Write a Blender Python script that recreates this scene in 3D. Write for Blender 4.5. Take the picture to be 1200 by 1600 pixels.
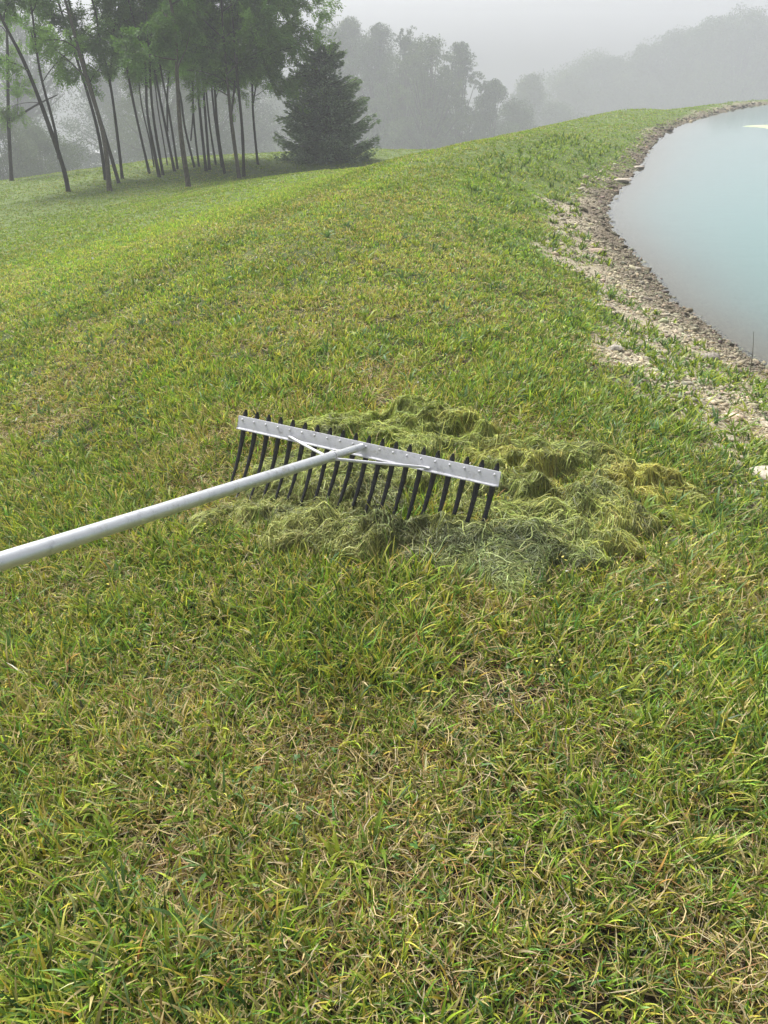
import bpy, math, random
import numpy as np
R = math.radians

# ------------------------------------------------------------------ camera, sky, sun, exposure
for o in list(bpy.data.objects):
    bpy.data.objects.remove(o)
scn = bpy.context.scene
col = scn.collection
cam_d = bpy.data.cameras.new('camera'); cam = bpy.data.objects.new('camera', cam_d); col.objects.link(cam)
scn.camera = cam
CAM_PITCH = math.atan(705/1202.)
CAM_H = 1.17
cam.location = (0, 0, CAM_H)
cam.rotation_euler = (math.pi/2 - CAM_PITCH, 0, 0)
cam_d.sensor_fit = 'VERTICAL'; cam_d.sensor_height = 36.0; cam_d.lens = 36.0*1202/1600
cam_d.clip_start = 0.02; cam_d.clip_end = 2000

SUN_ELEV, SUN_ROT = R(52), R(-35)
w = bpy.data.worlds.new('World'); scn.world = w; w.use_nodes = True
nt = w.node_tree; nt.nodes.clear()
sky = nt.nodes.new('ShaderNodeTexSky'); sky.sky_type = 'NISHITA'; sky.sun_disc = False
sky.sun_elevation = SUN_ELEV; sky.sun_rotation = SUN_ROT
sky.air_density = 1.0; sky.dust_density = 4.0; sky.ozone_density = 1.0
bw = nt.nodes.new('ShaderNodeRGBToBW')
mx = nt.nodes.new('ShaderNodeMix'); mx.data_type = 'RGBA'; mx.inputs[0].default_value = 0.90
tint = nt.nodes.new('ShaderNodeMix'); tint.data_type = 'RGBA'; tint.blend_type = 'MULTIPLY'; tint.inputs[0].default_value = 1.0
tint.inputs[7].default_value = (0.97, 0.985, 1.03, 1)
bg = nt.nodes.new('ShaderNodeBackground'); bg.inputs[1].default_value = 0.058
ow = nt.nodes.new('ShaderNodeOutputWorld')
nt.links.new(sky.outputs[0], bw.inputs[0]); nt.links.new(sky.outputs[0], mx.inputs[6]); nt.links.new(bw.outputs[0], mx.inputs[7])
nt.links.new(mx.outputs[2], tint.inputs[6]); nt.links.new(tint.outputs[2], bg.inputs[0]); nt.links.new(bg.outputs[0], ow.inputs[0])

sd = bpy.data.lights.new('sun', 'SUN'); sd.energy = 1.5; sd.angle = R(18); sd.color = (1, 0.97, 0.92)
sun = bpy.data.objects.new('sun', sd); col.objects.link(sun)
sun.rotation_euler = (math.pi/2 - SUN_ELEV, 0, math.pi - SUN_ROT)

scn.view_settings.view_transform = 'Standard'; scn.view_settings.look = 'None'
scn.view_settings.exposure = 2.10; scn.view_settings.gamma = 1.0
scn.render.engine = 'CYCLES'
cy = scn.cycles
cy.use_denoising = True
try: cy.denoiser = 'OPENIMAGEDENOISE'
except Exception: pass
cy.max_bounces = 6; cy.diffuse_bounces = 3; cy.glossy_bounces = 2; cy.transmission_bounces = 4
cy.volume_bounces = 1; cy.transparent_max_bounces = 8
cy.caustics_reflective = False; cy.caustics_refractive = False
cy.use_adaptive_sampling = True; cy.adaptive_threshold = 0.015

rng = np.random.default_rng(11)
random.seed(4)

# ------------------------------------------------------------------ helpers
def tag(o, label=None, cat=None, group=None, kind=None):
    if label: o['label'] = label
    if cat: o['category'] = cat
    if group: o['group'] = group
    if kind: o['kind'] = kind
    return o

def empty(name, loc, label=None, cat=None, group=None):
    o = bpy.data.objects.new(name, None); col.objects.link(o); o.location = loc
    o.empty_display_size = .1
    return tag(o, label, cat, group)

def mesh_np(name, V, F, mat, parent=None, colr=None, smooth=False, origin=None):
    """V (n,3) world coordinates, F (m,k) faces of one size or a list of such arrays, colr (n,3) vertex colours."""
    V = np.asarray(V, np.float32)
    off = np.zeros(3, np.float32)
    if parent is not None: off = np.array(parent.location, np.float32)
    elif origin is not None: off = np.array(origin, np.float32)
    Fs = F if isinstance(F, list) else [F]
    Fs = [np.asarray(f, np.int32) for f in Fs if len(f)]
    me = bpy.data.meshes.new(name)
    me.vertices.add(len(V)); me.vertices.foreach_set('co', (V-off).ravel())
    nl = sum(f.size for f in Fs); nf = sum(len(f) for f in Fs)
    me.loops.add(nl); me.polygons.add(nf)
    me.loops.foreach_set('vertex_index', np.concatenate([f.ravel() for f in Fs]))
    starts = []; s = 0
    for f in Fs:
        k = f.shape[1]; starts.append(s + np.arange(len(f))*k); s += f.size
    me.polygons.foreach_set('loop_start', np.concatenate(starts).astype(np.int32))
    if smooth: me.polygons.foreach_set('use_smooth', np.ones(nf, bool))
    me.update(calc_edges=True)
    if colr is not None:
        a = me.color_attributes.new('Col', 'FLOAT_COLOR', 'POINT')
        c4 = np.ones((len(V), 4), np.float32); c4[:, :3] = colr
        a.data.foreach_set('color', c4.ravel())
    if mat: me.materials.append(mat)
    o = bpy.data.objects.new(name, me); col.objects.link(o)
    if parent is not None: o.parent = parent
    elif origin is not None: o.location = tuple(float(q) for q in off)
    return o

class MB:
    """collects shapes into one mesh"""
    def __init__(s): s.V = []; s.F3 = []; s.F4 = []; s.n = 0; s.C = []
    def add(s, V, F3=None, F4=None, c=None):
        V = np.asarray(V, float)
        if F3 is not None and len(F3): s.F3.append(np.asarray(F3, int)+s.n)
        if F4 is not None and len(F4): s.F4.append(np.asarray(F4, int)+s.n)
        s.V.append(V); s.n += len(V)
        if c is not None: s.C.append(np.broadcast_to(np.asarray(c, float), (len(V), 3)))
    def tube(s, P, rad, seg=8, cap=True, c=None, squash=None):
        P = np.asarray(P, float); n = len(P); rad = np.broadcast_to(np.asarray(rad, float), (n,))
        T = np.gradient(P, axis=0); T /= np.linalg.norm(T, axis=1)[:, None]+1e-12
        up = np.array([0, 0, 1.]) if abs(T[0][2]) < .9 else np.array([1., 0, 0])
        A = np.cross(T, up); A /= np.linalg.norm(A, axis=1)[:, None]+1e-12
        B = np.cross(T, A)
        a = np.arange(seg)*2*math.pi/seg
        ring = (A[:, None, :]*np.cos(a)[None, :, None] + B[:, None, :]*np.sin(a)[None, :, None])*rad[:, None, None]
        V = (P[:, None, :]+ring).reshape(-1, 3)
        i = np.arange(n-1)[:, None]*seg; j = np.arange(seg)[None, :]; j2 = (j+1) % seg
        F4 = np.stack([i+j, i+j2, i+seg+j2, i+seg+j], -1).reshape(-1, 4)
        F3 = []
        if cap:
            V = np.vstack([V, P[0], P[-1]]); b = (n-1)*seg
            for q in range(seg):
                F3.append((q, n*seg, (q+1) % seg)); F3.append((b+q, b+(q+1) % seg, n*seg+1))
            F3 = [(a_, c_, b_) for a_, b_, c_ in F3]
        s.add(V, F3, F4, c)
    def loft(s, rings, c=None):
        """list of (k,3) closed rings joined end to end and capped"""
        k = len(rings[0]); n = len(rings)
        V = np.vstack(rings); i = np.arange(n-1)[:, None]*k; j = np.arange(k)[None, :]; j2 = (j+1) % k
        F4 = np.stack([i+j, i+j2, i+k+j2, i+k+j], -1).reshape(-1, 4)
        V = np.vstack([V, rings[0].mean(0), rings[-1].mean(0)])
        F3 = []
        for q in range(k):
            F3.append((q, (q+1) % k, n*k)); F3.append(((n-1)*k+(q+1) % k, (n-1)*k+q, n*k+1))
        s.add(V, F3, F4, c)
    def build(s, name, mat, parent=None, smooth=True, origin=None):
        V = np.vstack(s.V)
        F = [np.vstack(f) for f in (s.F3, s.F4) if f]
        C = np.vstack(s.C) if s.C else None
        return mesh_np(name, V, F, mat, parent, C, smooth, origin)

def new_mat(name):
    m = bpy.data.materials.new(name); m.use_nodes = True
    n = m.node_tree; n.nodes.clear()
    out = n.nodes.new('ShaderNodeOutputMaterial')
    return m, n, out
def N(n, typ, **kw):
    x = n.nodes.new(typ)
    for k, v in kw.items():
        if k.startswith('i_'): x.inputs[k[2:].replace('_', ' ')].default_value = v
        else: setattr(x, k, v)
    return x
def ramp(n, fac, stops):
    r = n.nodes.new('ShaderNodeValToRGB'); cr = r.color_ramp
    while len(cr.elements) > 1: cr.elements.remove(cr.elements[0])
    cr.elements[0].position = stops[0][0]; cr.elements[0].color = (*stops[0][1], 1)
    for p, c in stops[1:]:
        e = cr.elements.new(p); e.color = (*c, 1)
    n.links.new(fac, r.inputs[0]); return r.outputs[0]
def mixc(n, fac, a, b, mode='MIX'):
    m = n.nodes.new('ShaderNodeMix'); m.data_type = 'RGBA'; m.blend_type = mode
    for sock, v in ((m.inputs[0], fac), (m.inputs[6], a), (m.inputs[7], b)):
        if hasattr(v, 'links'): n.links.new(v, sock)
        elif isinstance(v, (int, float)): sock.default_value = v
        else: sock.default_value = (*v, 1)
    return m.outputs[2]

def leaf_mat(name, gain=1.0, trans=.35, gloss=.05, rough=.4):
    m, n, out = new_mat(name)
    at = N(n, 'ShaderNodeAttribute', attribute_name='Col')
    c = at.outputs['Color']
    d = N(n, 'ShaderNodeBsdfDiffuse'); t = N(n, 'ShaderNodeBsdfTranslucent'); g = N(n, 'ShaderNodeBsdfGlossy')
    g.inputs['Roughness'].default_value = rough
    tc = mixc(n, 1.0, c, (1.1, 1.15, .7), 'MULTIPLY')
    n.links.new(c, d.inputs[0]); n.links.new(tc, t.inputs[0])
    a = N(n, 'ShaderNodeMixShader'); a.inputs[0].default_value = trans
    b = N(n, 'ShaderNodeMixShader'); b.inputs[0].default_value = gloss
    n.links.new(d.outputs[0], a.inputs[1]); n.links.new(t.outputs[0], a.inputs[2])
    n.links.new(a.outputs[0], b.inputs[1]); n.links.new(g.outputs[0], b.inputs[2])
    n.links.new(b.outputs[0], out.inputs[0])
    return m
M_grass = leaf_mat('grass blade', trans=.36, gloss=.022, rough=.45)
M_leaf = leaf_mat('tree leaf', trans=.3, gloss=.02, rough=.5)
M_alga = leaf_mat('pond algae fibre', trans=.25, gloss=.03, rough=.5)

# ------------------------------------------------------------------ terrain functions
ZW = -0.60
SHORE = [(7.5,-14),(5.2,-8),(3.9,-3),(3.35,0),(3.0,2.2),(2.75,3.9),(2.57,4.9),(2.53,5.3),(2.50,5.9),(2.47,6.6),(2.59,7.76),(2.66,8.7),(2.86,10.2),(3.12,11.4),(3.65,12.9),(4.97,16.3),(7.2,22.4),(9.5,27.5),(13.6,34.7),(18.4,41.6),(27,49),(40,53),(58,50),(74,36),(80,14),(74,-12),(58,-34),(36,-42),(18,-34)]
def catmull(P, n=6, closed=True):
    P=np.asarray(P,float); N=len(P); out=[]
    rng = range(N) if closed else range(N-1)
    for i in rng:
        if closed: a,b,c,d=P[i-1],P[i],P[(i+1)%N],P[(i+2)%N]
        else: a,b,c,d=P[max(i-1,0)],P[i],P[i+1],P[min(i+2,N-1)]
        for t in np.arange(n)/n:
            out.append(.5*((2*b)+(c-a)*t+(2*a-5*b+4*c-d)*t*t+(3*b-a-3*c+d)*t**3))
    return np.array(out)
def sdist(x,y,poly):   # signed distance, positive outside the closed polygon
    x=np.asarray(x,float); y=np.asarray(y,float); sh=x.shape
    p=np.stack([x.ravel(),y.ravel()],1); best=np.full(len(p),1e18); ins=np.zeros(len(p),bool)
    A=poly; B=np.roll(poly,-1,0)
    for a,b in zip(A,B):
        e=b-a; w=p-a; t=np.clip((w@e)/max(e@e,1e-12),0,1)
        q=w-t[:,None]*e; best=np.minimum(best,(q*q).sum(1))
        if a[1]!=b[1]:
            c=((a[1]>p[:,1])!=(b[1]>p[:,1]))
            xi=(b[0]-a[0])*(p[:,1]-a[1])/(b[1]-a[1])+a[0]
            ins^= c&(p[:,0]<xi)
    d=np.sqrt(best); return np.where(ins,-d,d).reshape(sh)
def _h(i,j,seed):
    n=(i*374761393+j*668265263+seed*974634777)&0xffffffff
    n=((n^(n>>13))*1274126177)&0xffffffff
    return ((n^(n>>16))&0xffff)/65535.
def vnoise(x,y,s,seed=0):
    x=np.asarray(x,float)/s+1000; y=np.asarray(y,float)/s+1000
    i=np.floor(x).astype(np.int64); j=np.floor(y).astype(np.int64); fx=x-i; fy=y-j
    fx=fx*fx*(3-2*fx); fy=fy*fy*(3-2*fy)
    a=_h(i,j,seed);b=_h(i+1,j,seed);c=_h(i,j+1,seed);d=_h(i+1,j+1,seed)
    return (a*(1-fx)+b*fx)*(1-fy)+(c*(1-fx)+d*fx)*fy
def fbm(x,y,s,o=3,seed=0):
    v=0;a=1;t=0
    for k in range(o):
        v=v+a*vnoise(x,y,s/2**k,seed+17*k); t+=a; a*=.5
    return v/t
SH = catmull(SHORE)
PD=[-60,-8,-3,-1,0,.5,1.0,1.6,2.2,2.8,3.3,3.9,4.7,5.7,6.6,8.1,10,12.5,15,18,22,32,260]
PZ=[-2.8,-2.4,-1.35,-.9,-.60,-.46,-.30,-.14,-.04,.0,-.03,-.14,-.36,-.60,-.80,-1.12,-1.47,-1.83,-2.0,-2.12,-2.28,-2.5,-2.7]
# smooth the profile
_g=np.linspace(-60,260,6401); _z=np.interp(_g,PD,PZ)
_k=np.exp(-.5*(np.arange(-16,17)/7.)**2); _k/=_k.sum(); _z=np.convolve(np.pad(_z,16,'edge'),_k,'valid')
def sst(a,b,x):
    t=np.clip((x-a)/(b-a),0,1); return t*t*(3-2*t)
def height(x,y,d=None,fine=True):
    x=np.asarray(x,float); y=np.asarray(y,float)
    if d is None: d=sdist(x,y,SH)
    z=np.interp(d,_g,_z)
    far=sst(11,28,y)*sst(.3,2.2,d)*(1-sst(3.5,9,d))
    z=z-.13*sst(7,12,y)*sst(2.5,4.,d)*(1-sst(4.6,7.5,d))
    z=z-.40*far-.75*sst(16.5,25,y+.8*x)*sst(3.2,6.5,d)*(1-sst(7,15,d))
    r=np.hypot(x,y); e=np.maximum(r-33,0); out=sst(.5,4,d)
    z=z-out*(.20*(np.where(e<8,e*e/16,e-4)-.5*np.maximum(r-70,0)) + .075*np.maximum(-x-9,0)*sst(12,30,r)*(1-sst(50,90,r)))
    land=sst(-.1,.6,d)
    z=z+land*(fbm(x,y,5,3,5)-.5)*.08*sst(1,7,np.hypot(x,y))
    if fine: z=z+(fbm(x,y,.45,3,9)-.5)*.035*land + (fbm(x,y,.16,2,19)-.5)*.03*sst(-.4,.1,d)*(1-sst(.5,1.5,d))
    return z

def wob(x, y, s, a, seed):
    return x+(fbm(x, y, s, 2, seed)-.5)*a, y+(fbm(x, y, s, 2, seed+7)-.5)*a
# algae heap: cx, cy, rx, ry, h, rotation
DOMES = [(-.40,1.98,.15,.06,.045,.2),(-.29,1.87,.13,.09,.065,.3),(-.17,1.87,.14,.10,.085,-.1),(-.03,1.83,.13,.10,.085,-.2),(.09,1.80,.11,.09,.08,.3),(-.2,2.04,.22,.08,.035,-.2),
 (.19,1.80,.15,.12,.055,-.3),(.33,1.66,.15,.10,.03,-.2),(-.50,2.04,.12,.06,.030,.2),
 (-.10,2.62,.22,.10,.055,.1),(.10,2.64,.17,.13,.10,-.2),(.26,2.60,.14,.10,.09,-.3),(.42,2.48,.16,.11,.085,-.5),(-.28,2.66,.14,.05,.03,.1),
 (-.12,2.22,.34,.22,.065,-.45),(.2,2.16,.30,.20,.055,-.4),(-.3,2.2,.18,.14,.04,.1),(.05,2.42,.3,.16,.05,-.2),(.42,2.2,.2,.18,.09,-.5),(.56,2.26,.19,.12,.085,-.3),(.50,2.02,.17,.12,.085,-.5),
 (.64,2.05,.19,.13,.075,-.3),(.30,1.74,.26,.15,.035,-.3),(.47,1.85,.2,.13,.045,-.3),(.95,2.28,.16,.07,.055,-.2),(.70,2.42,.2,.08,.05,-.2),(.60,1.86,.16,.09,.06,-.5),(.78,2.30,.17,.07,.075,-.1),(.86,2.18,.20,.08,.075,-.25),(.38,1.82,.15,.10,.045,-.5),(.52,1.72,.12,.06,.028,-.2)]
def heap_h(x, y):
    x = np.asarray(x, float); y = np.asarray(y, float)
    wx, wy = wob(x, y, .16, .10, 61)
    h = np.zeros_like(x)
    for cx, cy_, rx, ry, hh, a in DOMES:
        dx, dy = wx-cx, wy-cy_
        u = (dx*math.cos(a)+dy*math.sin(a))/rx; v = (-dx*math.sin(a)+dy*math.cos(a))/ry
        q = np.clip(1-u*u-v*v, 0, 1)
        hi = hh*q**.62
        h = np.sqrt(h*h+hi*hi*.8+.0*h) if False else np.maximum(h, hi)+.18*np.minimum(h, hi)
    rid = 1-np.abs(2*fbm(wx*1.0+wy*.5, wy*1.7, .10, 3, 71)-1)*1.2
    hol = sst(.30, .48, fbm(x, y, .12, 2, 83))
    fr = sst(.3, .1, x)*sst(2.25, 2.05, y)
    lump = fbm(x+.3*y, y, .05, 3, 91)-.5
    return h*(.52+.34*rid+.12*fr+.85*lump)*(.22+.78*hol)

def shore_d(x, y): return sdist(x, y, SH)
GRAVEL_P = catmull([(1.95,8.9),(2.15,10.4),(2.9,11.8),(4.75,15.75),(7.0,22.5),(9.45,27.8),(13.5,34.95),(18.4,41.8),(30,49),(22,30),(12,10),(6,2),(4.6,-3),(3.2,-3),(2.2,0),(1.50,1.8),(1.36,2.5),(1.30,3.0),(1.27,3.6),(1.22,4.3),(1.45,5.0),(1.58,6.2),(1.70,7.6)], 5)
def bare(x, y, d=None):
    """0 = turf, 1 = bare stony bank"""
    g = -sdist(x, y, GRAVEL_P)
    return sst(-.26, .02, g + (fbm(x, y, .5, 3, 31)-.5)*.75)

def vert_cols(cols, k): return np.repeat(cols, k, axis=0)

# ------------------------------------------------------------------ ground
def axis(lo, hi, fine_lo, fine_hi, st, grow):
    a = [fine_lo]; s = st
    while a[-1] < fine_hi: a.append(a[-1]+st)
    s = st
    while a[-1] < hi: s *= grow; a.append(a[-1]+s)
    b = [fine_lo]; s = st
    while b[-1] > lo: s *= grow; b.append(b[-1]-s)
    return np.array(b[::-1][:-1]+a)
gx = axis(-300, 300, -2.2, 4.2, .04, 1.03); gy = axis(-60, 300, .3, 7.0, .04, 1.02)
X, Y = np.meshgrid(gx, gy)
D = shore_d(X, Y); Z = height(X, Y, D)
Vg = np.stack([X, Y, Z], -1).reshape(-1, 3)
ny, nx = X.shape
i = np.arange(ny-1)[:, None]*nx; j = np.arange(nx-1)[None, :]
Fg = np.stack([i+j, i+j+1, i+nx+j+1, i+nx+j], -1).reshape(-1, 4)
BR = bare(X, Y)
# colour attribute: r = bare bank, g = far turf, b = wet strip by the water
cg = np.stack([BR, sst(2.5, 9, np.hypot(X, Y)), sst(.55, .1, D + (fbm(X, Y, .6, 2, 3)-.5)*.4)], -1).reshape(-1, 3)
m, n, out = new_mat('turf soil and limestone bank')
at = N(n, 'ShaderNodeAttribute', attribute_name='Col'); sp = N(n, 'ShaderNodeSeparateColor'); n.links.new(at.outputs['Color'], sp.inputs[0])
geo = N(n, 'ShaderNodeNewGeometry')
def noise(scale, det=5, rough=.6):
    x = N(n, 'ShaderNodeTexNoise'); x.inputs['Scale'].default_value = scale; x.inputs['Detail'].default_value = det; x.inputs['Roughness'].default_value = rough
    n.links.new(geo.outputs['Position'], x.inputs['Vector']); return x.outputs['Fac']
soil = ramp(n, noise(22), [(.3, (.016, .012, .007)), (.55, (.040, .031, .018)), (.75, (.09, .07, .042))])
turf = ramp(n, noise(3.2, 8, .75), [(.3, (.055, .085, .018)), (.5, (.10, .14, .032)), (.7, (.15, .19, .05))])
lime = ramp(n, noise(30, 6, .7), [(.3, (.16, .13, .085)), (.5, (.34, .295, .205)), (.72, (.55, .50, .37))])
wet = ramp(n, noise(40, 5, .7), [(.3, (.07, .055, .035)), (.55, (.16, .13, .09)), (.75, (.28, .24, .17))])
c1 = mixc(n, sp.outputs[1], soil, turf)
c2 = mixc(n, sp.outputs[2], lime, wet)
c3 = mixc(n, sp.outputs[0], c1, c2)
b = N(n, 'ShaderNodeBsdfPrincipled'); b.inputs['Roughness'].default_value = .9; b.inputs['Specular IOR Level'].default_value = .2
n.links.new(c3, b.inputs['Base Color'])
bp = N(n, 'ShaderNodeBump'); bp.inputs['Strength'].default_value = .7; bp.inputs['Distance'].default_value = .02
n.links.new(noise(45, 4, .7), bp.inputs['Height']); n.links.new(bp.outputs[0], b.inputs['Normal']); n.links.new(b.outputs[0], out.inputs[0])
g = mesh_np('ground', Vg, Fg, m, None, cg, True); tag(g, 'grassy embankment falling to a lawn, with a bare limestone bank down to the pond', 'ground', kind='structure')

# ------------------------------------------------------------------ pond water
m, n, out = new_mat('milky turquoise pond water')
geo = N(n, 'ShaderNodeNewGeometry')
at = N(n, 'ShaderNodeAttribute', attribute_name='Col'); sp = N(n, 'ShaderNodeSeparateColor'); n.links.new(at.outputs['Color'], sp.inputs[0])
tr = N(n, 'ShaderNodeBsdfTransparent'); tr.inputs[0].default_value = (.93, .98, .96, 1)
df = N(n, 'ShaderNodeBsdfDiffuse'); n.links.new(ramp(n, sp.outputs[0], [(.20, (.21, .245, .21)), (.55, (.15, .225, .205)), (.9, (.105, .205, .190))]), df.inputs[0])
gl = N(n, 'ShaderNodeBsdfGlossy'); gl.inputs['Roughness'].default_value = .03; gl.inputs[0].default_value = (1, 1, 1, 1)
fr = N(n, 'ShaderNodeFresnel'); fr.inputs[0].default_value = 1.333
nz = N(n, 'ShaderNodeTexNoise'); nz.inputs['Scale'].default_value = 3.0; nz.inputs['Detail'].default_value = 3
mp = N(n, 'ShaderNodeMapping'); mp.inputs['Scale'].default_value = (1, 2.2, 1)
n.links.new(geo.outputs['Position'], mp.inputs[0]); n.links.new(mp.outputs[0], nz.inputs['Vector'])
bp = N(n, 'ShaderNodeBump'); bp.inputs['Strength'].default_value = .10; bp.inputs['Distance'].default_value = .012
n.links.new(nz.outputs['Fac'], bp.inputs['Height'])
for q in (fr, gl): n.links.new(bp.outputs[0], q.inputs['Normal'])
a1 = N(n, 'ShaderNodeMixShader'); n.links.new(sp.outputs[0], a1.inputs[0]); n.links.new(tr.outputs[0], a1.inputs[1]); n.links.new(df.outputs[0], a1.inputs[2])
a2 = N(n, 'ShaderNodeMixShader'); n.links.new(fr.outputs[0], a2.inputs[0]); n.links.new(a1.outputs[0], a2.inputs[1]); n.links.new(gl.outputs[0], a2.inputs[2])
n.links.new(a2.outputs[0], out.inputs[0])
sel = (X > -1) & (X < 95) & (Y > -50) & (Y < 62)
wx_ = gx[(gx > 1.2) & (gx < 90)]; wy_ = gy[(gy > -50) & (gy < 60)]
WX, WY = np.meshgrid(wx_, wy_); WD = shore_d(WX, WY)
dep = np.clip(ZW-height(WX, WY, WD, False), 0, 5)
op = 1-np.exp(-dep*4.5)
VW = np.stack([WX, WY, np.full_like(WX, ZW)], -1).reshape(-1, 3)
ny2, nx2 = WX.shape; i = np.arange(ny2-1)[:, None]*nx2; j = np.arange(nx2-1)[None, :]
FW = np.stack([i+j, i+j+1, i+nx2+j+1, i+nx2+j], -1).reshape(-1, 4)
FW = FW[(WD.ravel()[FW] < .25).any(1)]
used = np.unique(FW); rem = np.full(len(VW), -1); rem[used] = np.arange(len(used))
wt = mesh_np('pond_water', VW[used], rem[FW], m, None, np.repeat(op.reshape(-1, 1), 3, 1)[used], True)
tag(wt, 'calm milky turquoise pond water', 'water', kind='structure')

# ------------------------------------------------------------------ grass
def blades(px, py, pz, az, lean, curl, L, W, K, cbase, ctip, twist=None, drift=None):
    n_ = len(px); s = np.linspace(0, 1, K+1)
    th = lean[:, None]+curl[:, None]*s[None]**1.3
    dr = np.zeros(n_) if drift is None else drift
    a = az[:, None]+dr[:, None]*s[None]
    st = (L/K)[:, None]
    hx = np.sin(th)*np.cos(a); hy = np.sin(th)*np.sin(a); hz = np.cos(th)
    cs = lambda q: np.concatenate([np.zeros((n_, 1)), np.cumsum(q[:, :-1]*st, 1)], 1)
    cx = px[:, None]+cs(hx); cy_ = py[:, None]+cs(hy); cz = pz[:, None]+cs(hz)
    tw = np.zeros(n_) if twist is None else twist
    sa = a+math.pi/2
    wd = W[:, None]*.5*np.clip(np.minimum(.55+1.5*s, (1.02-s)*2.1), .04, 1)[None]
    ct = np.cos(tw)[:, None]; sn = np.sin(tw)[:, None]
    sx = wd*ct*np.cos(sa); sy = wd*ct*np.sin(sa); sz = wd*sn
    V = np.empty((n_, K+1, 2, 3), np.float32)
    V[:, :, 0, 0] = cx-sx; V[:, :, 0, 1] = cy_-sy; V[:, :, 0, 2] = cz-sz
    V[:, :, 1, 0] = cx+sx; V[:, :, 1, 1] = cy_+sy; V[:, :, 1, 2] = cz+sz
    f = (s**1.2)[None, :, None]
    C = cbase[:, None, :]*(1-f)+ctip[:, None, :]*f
    C = np.repeat(C[:, :, None, :], 2, 2)
    b0 = np.arange(n_)[:, None]*(2*(K+1)); k = np.arange(K)[None]*2
    F = np.stack([b0+k, b0+k+1, b0+k+3, b0+k+2], -1).reshape(-1, 4)
    return V.reshape(-1, 3), F, C.reshape(-1, 3)

BK = 1.2
def sample_fan(n_, r0, r1, a0=-46, a1=46):
    """points in front of the viewpoint and well to its sides, density falling as 1/r^2 with distance"""
    rc = 1.7+BK; r0 += BK; r1 += BK
    A1 = .5*(min(rc, r1)**2-r0**2) if r0 < rc else 0; A2 = rc*rc*math.log(r1/max(rc, r0)) if r1 > rc else 0
    u = rng.random(n_)*(A1+A2)
    r = np.where(u < A1, np.sqrt(2*np.minimum(u, A1)+r0*r0), max(rc, r0)*np.exp(np.maximum(u-A1, 0)/(rc*rc)))
    a = R(a0)+rng.random(n_)*R(a1-a0)
    x = r*np.sin(a); y = r*np.cos(a)-BK
    return x, y, np.hypot(x, y)

PAL = dict(green=np.array([.155, .235, .028]), lime=np.array([.30, .355, .045]), yel=np.array([.44, .41, .075]), deep=np.array([.052, .10, .016]),
           blue=np.array([.12, .21, .070]), straw=np.array([.66, .52, .26]), rust=np.array([.34, .19, .075]), grey=np.array([.54, .45, .29]))
def pick(n_, probs):
    k = list(probs); p = np.stack([np.broadcast_to(probs[q], (n_,)) for q in k]); p = np.cumsum(p/p.sum(0), 0)
    u = rng.random(n_); idx = (u[None] > p).sum(0).clip(0, len(k)-1)
    return np.array([PAL[q] for q in k])[idx]
def lawn_fields(x, y):
    r = np.hypot(x, y)
    dry = fbm(x, y, .55, 3, 101)*.6+fbm(x, y, 2.5, 2, 103)*.4
    lush = fbm(x, y, .45, 2, 107)
    return r, dry, lush
def band(x, y, pts, wdt):
    P = catmull(pts, 6, False); d = np.full(len(x), 1e9)
    for a, b_ in zip(P[:-1], P[1:]):
        e = b_-a; t = np.clip(((x-a[0])*e[0]+(y-a[1])*e[1])/(e@e), 0, 1)
        d = np.minimum(d, np.hypot(x-a[0]-t*e[0], y-a[1]-t*e[1]))
    return 1-sst(wdt*.5, wdt, d)
TRACK2 = [(-2.9, 2.0), (-1.5, 3.9), (-.75, 5.3), (-.15, 7.2), (.6, 10.4), (1.9, 14.5), (4.2, 20)]
TRACK3 = [(-8.5, 4.5), (-6.2, 7.5), (-4.7, 10.5), (-3.4, 14.5), (-2, 19.5), (0, 26)]
MIDB = [(-6.5, 3.6), (-4.4, 6), (-3.2, 8.2), (-2.2, 11.5), (-1, 16)]
TRACK1 = [(-4.5, 2.8), (-2.6, 4.5), (-2.05, 5.25), (-1.42, 6.6), (-.61, 9.9), (0, 12.5), (1.2, 16)]

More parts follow.
